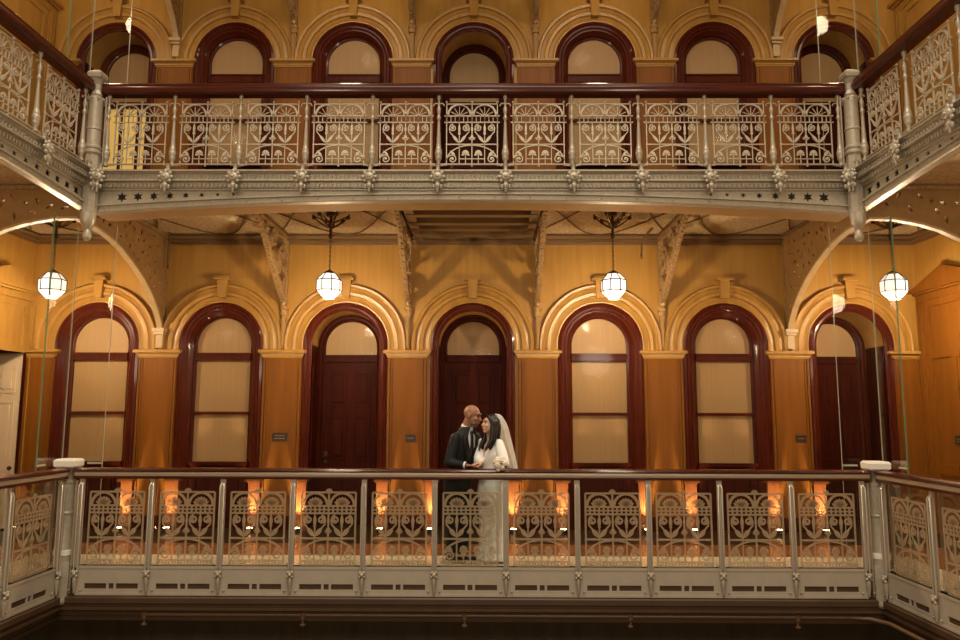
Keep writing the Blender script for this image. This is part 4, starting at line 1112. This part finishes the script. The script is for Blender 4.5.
def bride():
    org = Vector((.235,.31,0)); phi = math.radians(-42); T = Matrix.Translation(org) @ Matrix.Rotation(phi,4,'Z')
    L = lambda x, y, z: T @ Vector((x,y,z))
    H = look((.222,.222,1.572), (-.86,-.51), math.radians(-7))
    ls, rs = L(.140,-.02,1.335), L(-.140,-.02,1.335)          # own left is towards us, on the right in the picture
    el, wr = Vector((.392,.100,1.12)), Vector((.355,.030,1.125))
    el2, wr2 = Vector((.085,.235,1.135)), Vector((.128,.060,1.136))
    b = MB(); head_masses(b, H, True)
    chain(b, [(H @ Vector((0,.022,-.06)),.046),(L(0,-.03,1.43),.044),(L(0,-.012,1.36),.062)])
    chain(b, [(L(0,-.01,1.30),.09),(L(0,-.005,1.18),.092),(L(0,0,1.03),.085),(L(0,.01,.90),.105)])
    rcone(b, rs, .040, ls, .040)
    for s in (-1,1): b.ball(L(s*.068,-.075,1.235), (.052,.048,.050), 12, 8)
    chain(b, [(ls,.043),(el,.034),(wr,.022)]); chain(b, [(rs,.043),(el2,.034),(wr2,.022)])
    hand(b, wr, (-.45,-.85,-.02), (-.8,.35,-.4), (-.2,.2,.95), (.55,.75,.6), .90)
    hand(b, wr2, (-.80,-.42,-.10), (0,-.05,-1), (.45,-.85,0), (.15,.25,.2), .90)
    for s in (-1,1): chain(b, [(L(s*.075,.01,.90),.088),(L(s*.07,.0,.48),.055),(L(s*.065,.02,.09),.034),(L(s*.065,-.10,.04),.028)])
    body = fused('person', b, .0058, 3, 'skin_f', None, org)
    tag(body, 'person in ivory wedding dress and veil, long black hair, face turned to the groom', 'person')
    R = dense([(.025,0,.02,.215,.165),(.10,0,.015,.165,.13),(.30,0,.01,.140,.118),(.60,0,.01,.158,.128),(.80,0,.012,.172,.140),(.92,0,.008,.155,.124),(1.03,0,.0,.122,.100),(1.12,0,-.006,.128,.104),(1.22,0,-.022,.150,.122),(1.29,0,-.018,.152,.112),(1.345,0,-.012,.150,.082),(1.385,0,-.012,.105,.066),(1.41,0,-.018,.066,.056)])
    skip = lambda a, z: z > 1.20 and abs(a) < .12 + .75*(z-1.20)/.2
    D1 = child('dress', loft(T, R, 64, skip, .006, lambda a, z: .025*math.sin(a*11)*max(0,(1.0-z)) + .012*math.sin(a*7+z*9)*(z > 1.0)), 'dress', body, org, 70, .006)
    for p, e_, w_, in ((ls,el,wr),(rs,el2,wr2)):
        sl = MB(); m1 = p.lerp(e_,.35); m2 = p.lerp(e_,.8)
        chain(sl, [(p + Vector((0,0,.008)),.060),(m1,.066),(m2,.064),(e_,.055),(e_.lerp(w_,.55),.046),(e_.lerp(w_,.9),.031)])
        fused('sleeve', sl, .0105, 4, 'dress', D1, org)
    # hair
    hb = MB(); e = lambda c, r: hb.ball(H @ Vector(c), r, 16, 12, R=H.to_3x3()); P = lambda *c: H @ Vector(c)
    e((0,.034,.044), (.080,.090,.082)); e((0,.060,-.02), (.076,.066,.10))
    for s in (-1,1):
        chain(hb, [(P(s*.010,-.052,.088),.020),(P(s*.052,-.040,.060),.022),(P(s*.074,-.012,.0),.024),(P(s*.080,-.010,-.09),.027),(P(s*.088,-.012,-.19),.028),(P(s*.082,-.055,-.27),.019),(P(s*.070,-.075,-.315),.008)])
        chain(hb, [(P(s*.062,.025,.03),.036),(P(s*.076,.022,-.08),.038),(P(s*.086,.018,-.19),.034),(P(s*.086,-.015,-.285),.016)])
    chain(hb, [(P(0,.075,-.02),.07),(P(0,.090,-.16),.062),(P(0,.085,-.28),.035)])
    fused('hair', hb, .0075, 3, 'hair', body, org)
    lpz = MB(); lpz.ball(P(0,-.0955,-.061), (.018,.006,.0075), 10, 6, R=H.to_3x3()); child('lips', lpz, 'lips', body, org, 180)
    for s in (-1,1):
        ey = MB(); ey.ball(P(s*.029,-.0800,.008), (.011,.008,.006), 10, 7, R=H.to_3x3()); child('eye', ey, 'eye', body, org, 180)
        eb = MB(); eb.tube([P(s*.013,-.0925,.030), P(s*.030,-.0885,.036), P(s*.046,-.076,.031)], .0035, 6); child('eyebrow', eb, 'hair', body, org, 180)
    # veil: a gathered sheet falling from the crown behind the shoulders
    vb = MB(); vs = []; fs = []; nt, ns = 22, 46
    top = P(0,.055,.125)
    for i in range(nt+1):
        t = i/nt; c = Vector((top.x,top.y,0)).lerp(Vector((.350,.375,0)), t**.8)
        z = top.z - .012*t - .63*t**1.12; r = .052 + (.058*min(1,t*4)**.6) + .078*t
        for k in range(ns+1):
            s = -1 + 2*k/ns; an = math.radians(48) + s*math.radians(112 - 22*t)
            rr = r*(1 + (.02+.07*t)*math.sin(s*17) + .03*t*math.sin(s*31+2))
            zz = z - (.030*(s*s) if i == 0 else .030*s*s*(1-t)) 
            vs.append(c + Vector((rr*math.cos(an), rr*math.sin(an), zz)))
    for i in range(nt):
        for k in range(ns): q = i*(ns+1)+k; fs.append((q,q+1,q+ns+2,q+ns+1))
    vb.add(vs, fs)
    # gathered crown of the veil
    vs = [top + Vector((0,0,.004))]; cr = [(len(vs)+k) for k in range(ns+1)]
    vb.add([top + Vector((0,0,.006))] + vb.v[:ns+1], [(0,k+1,k+2) for k in range(ns)])
    child('veil', vb, 'veil', body, org, 180)
bride()

def bouquet():
    c = Vector((.335,-.075,1.135)); root = empty('bouquet', c); tag(root, 'round bouquet of white roses held over the handrail by the bride', 'bouquet')
    rnd = random.Random(5)
    dirs = []
    for k in range(13):
        z = 1 - 2*(k+.5)/13; a = k*2.399; r = math.sqrt(1-z*z); dirs.append(Vector((r*math.cos(a), r*math.sin(a), z)))
    tail = Vector((.35,.9,-.15)).normalized(); n = 0
    for d in dirs:
        if d.dot(tail) > .55: continue
        p = d*.061; b = MB(); R = d.to_track_quat('Z','Y').to_matrix()
        b.ball(p, (.017,.017,.020), 8, 6, R=R)
        for ring, (rr, nn, op) in enumerate(((.019,4,.10),(.027,5,.35),(.034,6,.65))):
            for k in range(nn):                              # cupped petals
                a = 2*PI*k/nn + ring*.5; o = Vector((math.cos(a), math.sin(a), 0))
                q = o*rr*.72 + Vector((0,0,.012 - .010*ring))
                Rp = R @ Matrix.Rotation(a,3,'Z') @ Matrix.Rotation(op,3,'Y')
                b.ball(p + R @ q, (.006,.016,.019), 8, 6, R=Rp)
        b.build('rose', 'blush' if n in (3,7) else 'rose', root, 180); n += 1
    for k in range(7):
        a = rnd.uniform(0,6.28); v = Vector((math.cos(a)*.9, .3, math.sin(a))).normalized(); b = MB()
        s = v.cross(tail).normalized(); nn = v.cross(s)
        pts = [v*.03, v*.062 + s*.018, v*.098, v*.062 - s*.018]
        b.add([p + nn*.0015 for p in pts] + [p - nn*.0015 for p in pts], [(0,1,2,3),(7,6,5,4),(0,4,5,1),(1,5,6,2),(2,6,7,3),(3,7,4,0)]); b.build('leaf', 'leaf', root)
    b = MB()
    for k in range(5):
        o = Vector((rnd.uniform(-.008,.008), 0, rnd.uniform(-.008,.008))); b.tube([tail*.02+o, tail*.15+o*1.3], .004, 6)
    st = b.build('stem', 'leaf', root); MB().tube([tail*.055, tail*.115], .014, 10).build('ribbon', 'ribbon', root, 40)
bouquet()


# ------------------------------------------------------------------ light and camera
def point(loc, e, col, r=.15):
    l = bpy.data.lights.new('lamp_light', 'POINT'); l.energy = e; l.color = col; l.shadow_soft_size = r
    o = bpy.data.objects.new('lamp_light', l); COL.objects.link(o); o.location = loc
WARM = (1., .775, .49)
for p in LAMPS: point(p, 140 if abs(p[0]) > 4 else 132, WARM, .08)
for x in (BAY[0], BAY[2], BAY[4], BAY[6]): point((x,1.284,F+3.40), 20, WARM)          # lamps of the upper gallery, above the frame
for z in (3.4, F+3.4):                                                              # side galleries, nearer the viewer
    for s in (-1,1): point((s*5.6,-2.6,z), 45, WARM)
for z in (3.4, F+3.4):                                                              # gallery opposite, behind the viewer
    for x in (-3.8,0,3.8): point((x,-10.6,z), 340, (1., .84, .63), .5)
sk = bpy.data.lights.new('skylight', 'AREA'); sk.shape = 'RECTANGLE'; sk.size = 8.; sk.size_y = 7.; sk.energy = 1300; sk.color = (1., .89, .72)
so = bpy.data.objects.new('skylight', sk); COL.objects.link(so); so.location = (0,-5.2,13.5)
w = bpy.data.worlds.new('atrium'); SC.world = w; w.use_nodes = True
w.node_tree.nodes['Background'].inputs[0].default_value = (1., .72, .44, 1); w.node_tree.nodes['Background'].inputs[1].default_value = .10

cam = bpy.data.cameras.new('camera'); co = bpy.data.objects.new('camera', cam); COL.objects.link(co)
f, th, psi, roll, cx, d, h = 741.4335, .1248, -.0078, -.0027, .1688, 8.5659, 1.7015
f, th, psi, roll, cx, d, h = 741.4335, .12478, -.00776, -.00272, .1688, 8.5659, 1.7015
cam.sensor_width = 36.; cam.lens = f*36./960.; cam.clip_start = .05; cam.clip_end = 200
co.matrix_world = Matrix.Translation((cx,-d,h)) @ Matrix.Rotation(-psi,4,'Z') @ Matrix.Rotation(PI/2+th,4,'X') @ Matrix.Rotation(-roll,4,'Z')
SC.camera = co
SC.view_settings.view_transform = 'Standard'; SC.view_settings.look = 'None'; SC.view_settings.gamma = 1.; SC.view_settings.exposure = 0.
SC.view_settings.use_curve_mapping = False
SC.cycles.max_bounces = 8; SC.cycles.transparent_max_bounces = 16
SC.cycles.sample_clamp_indirect = 6.
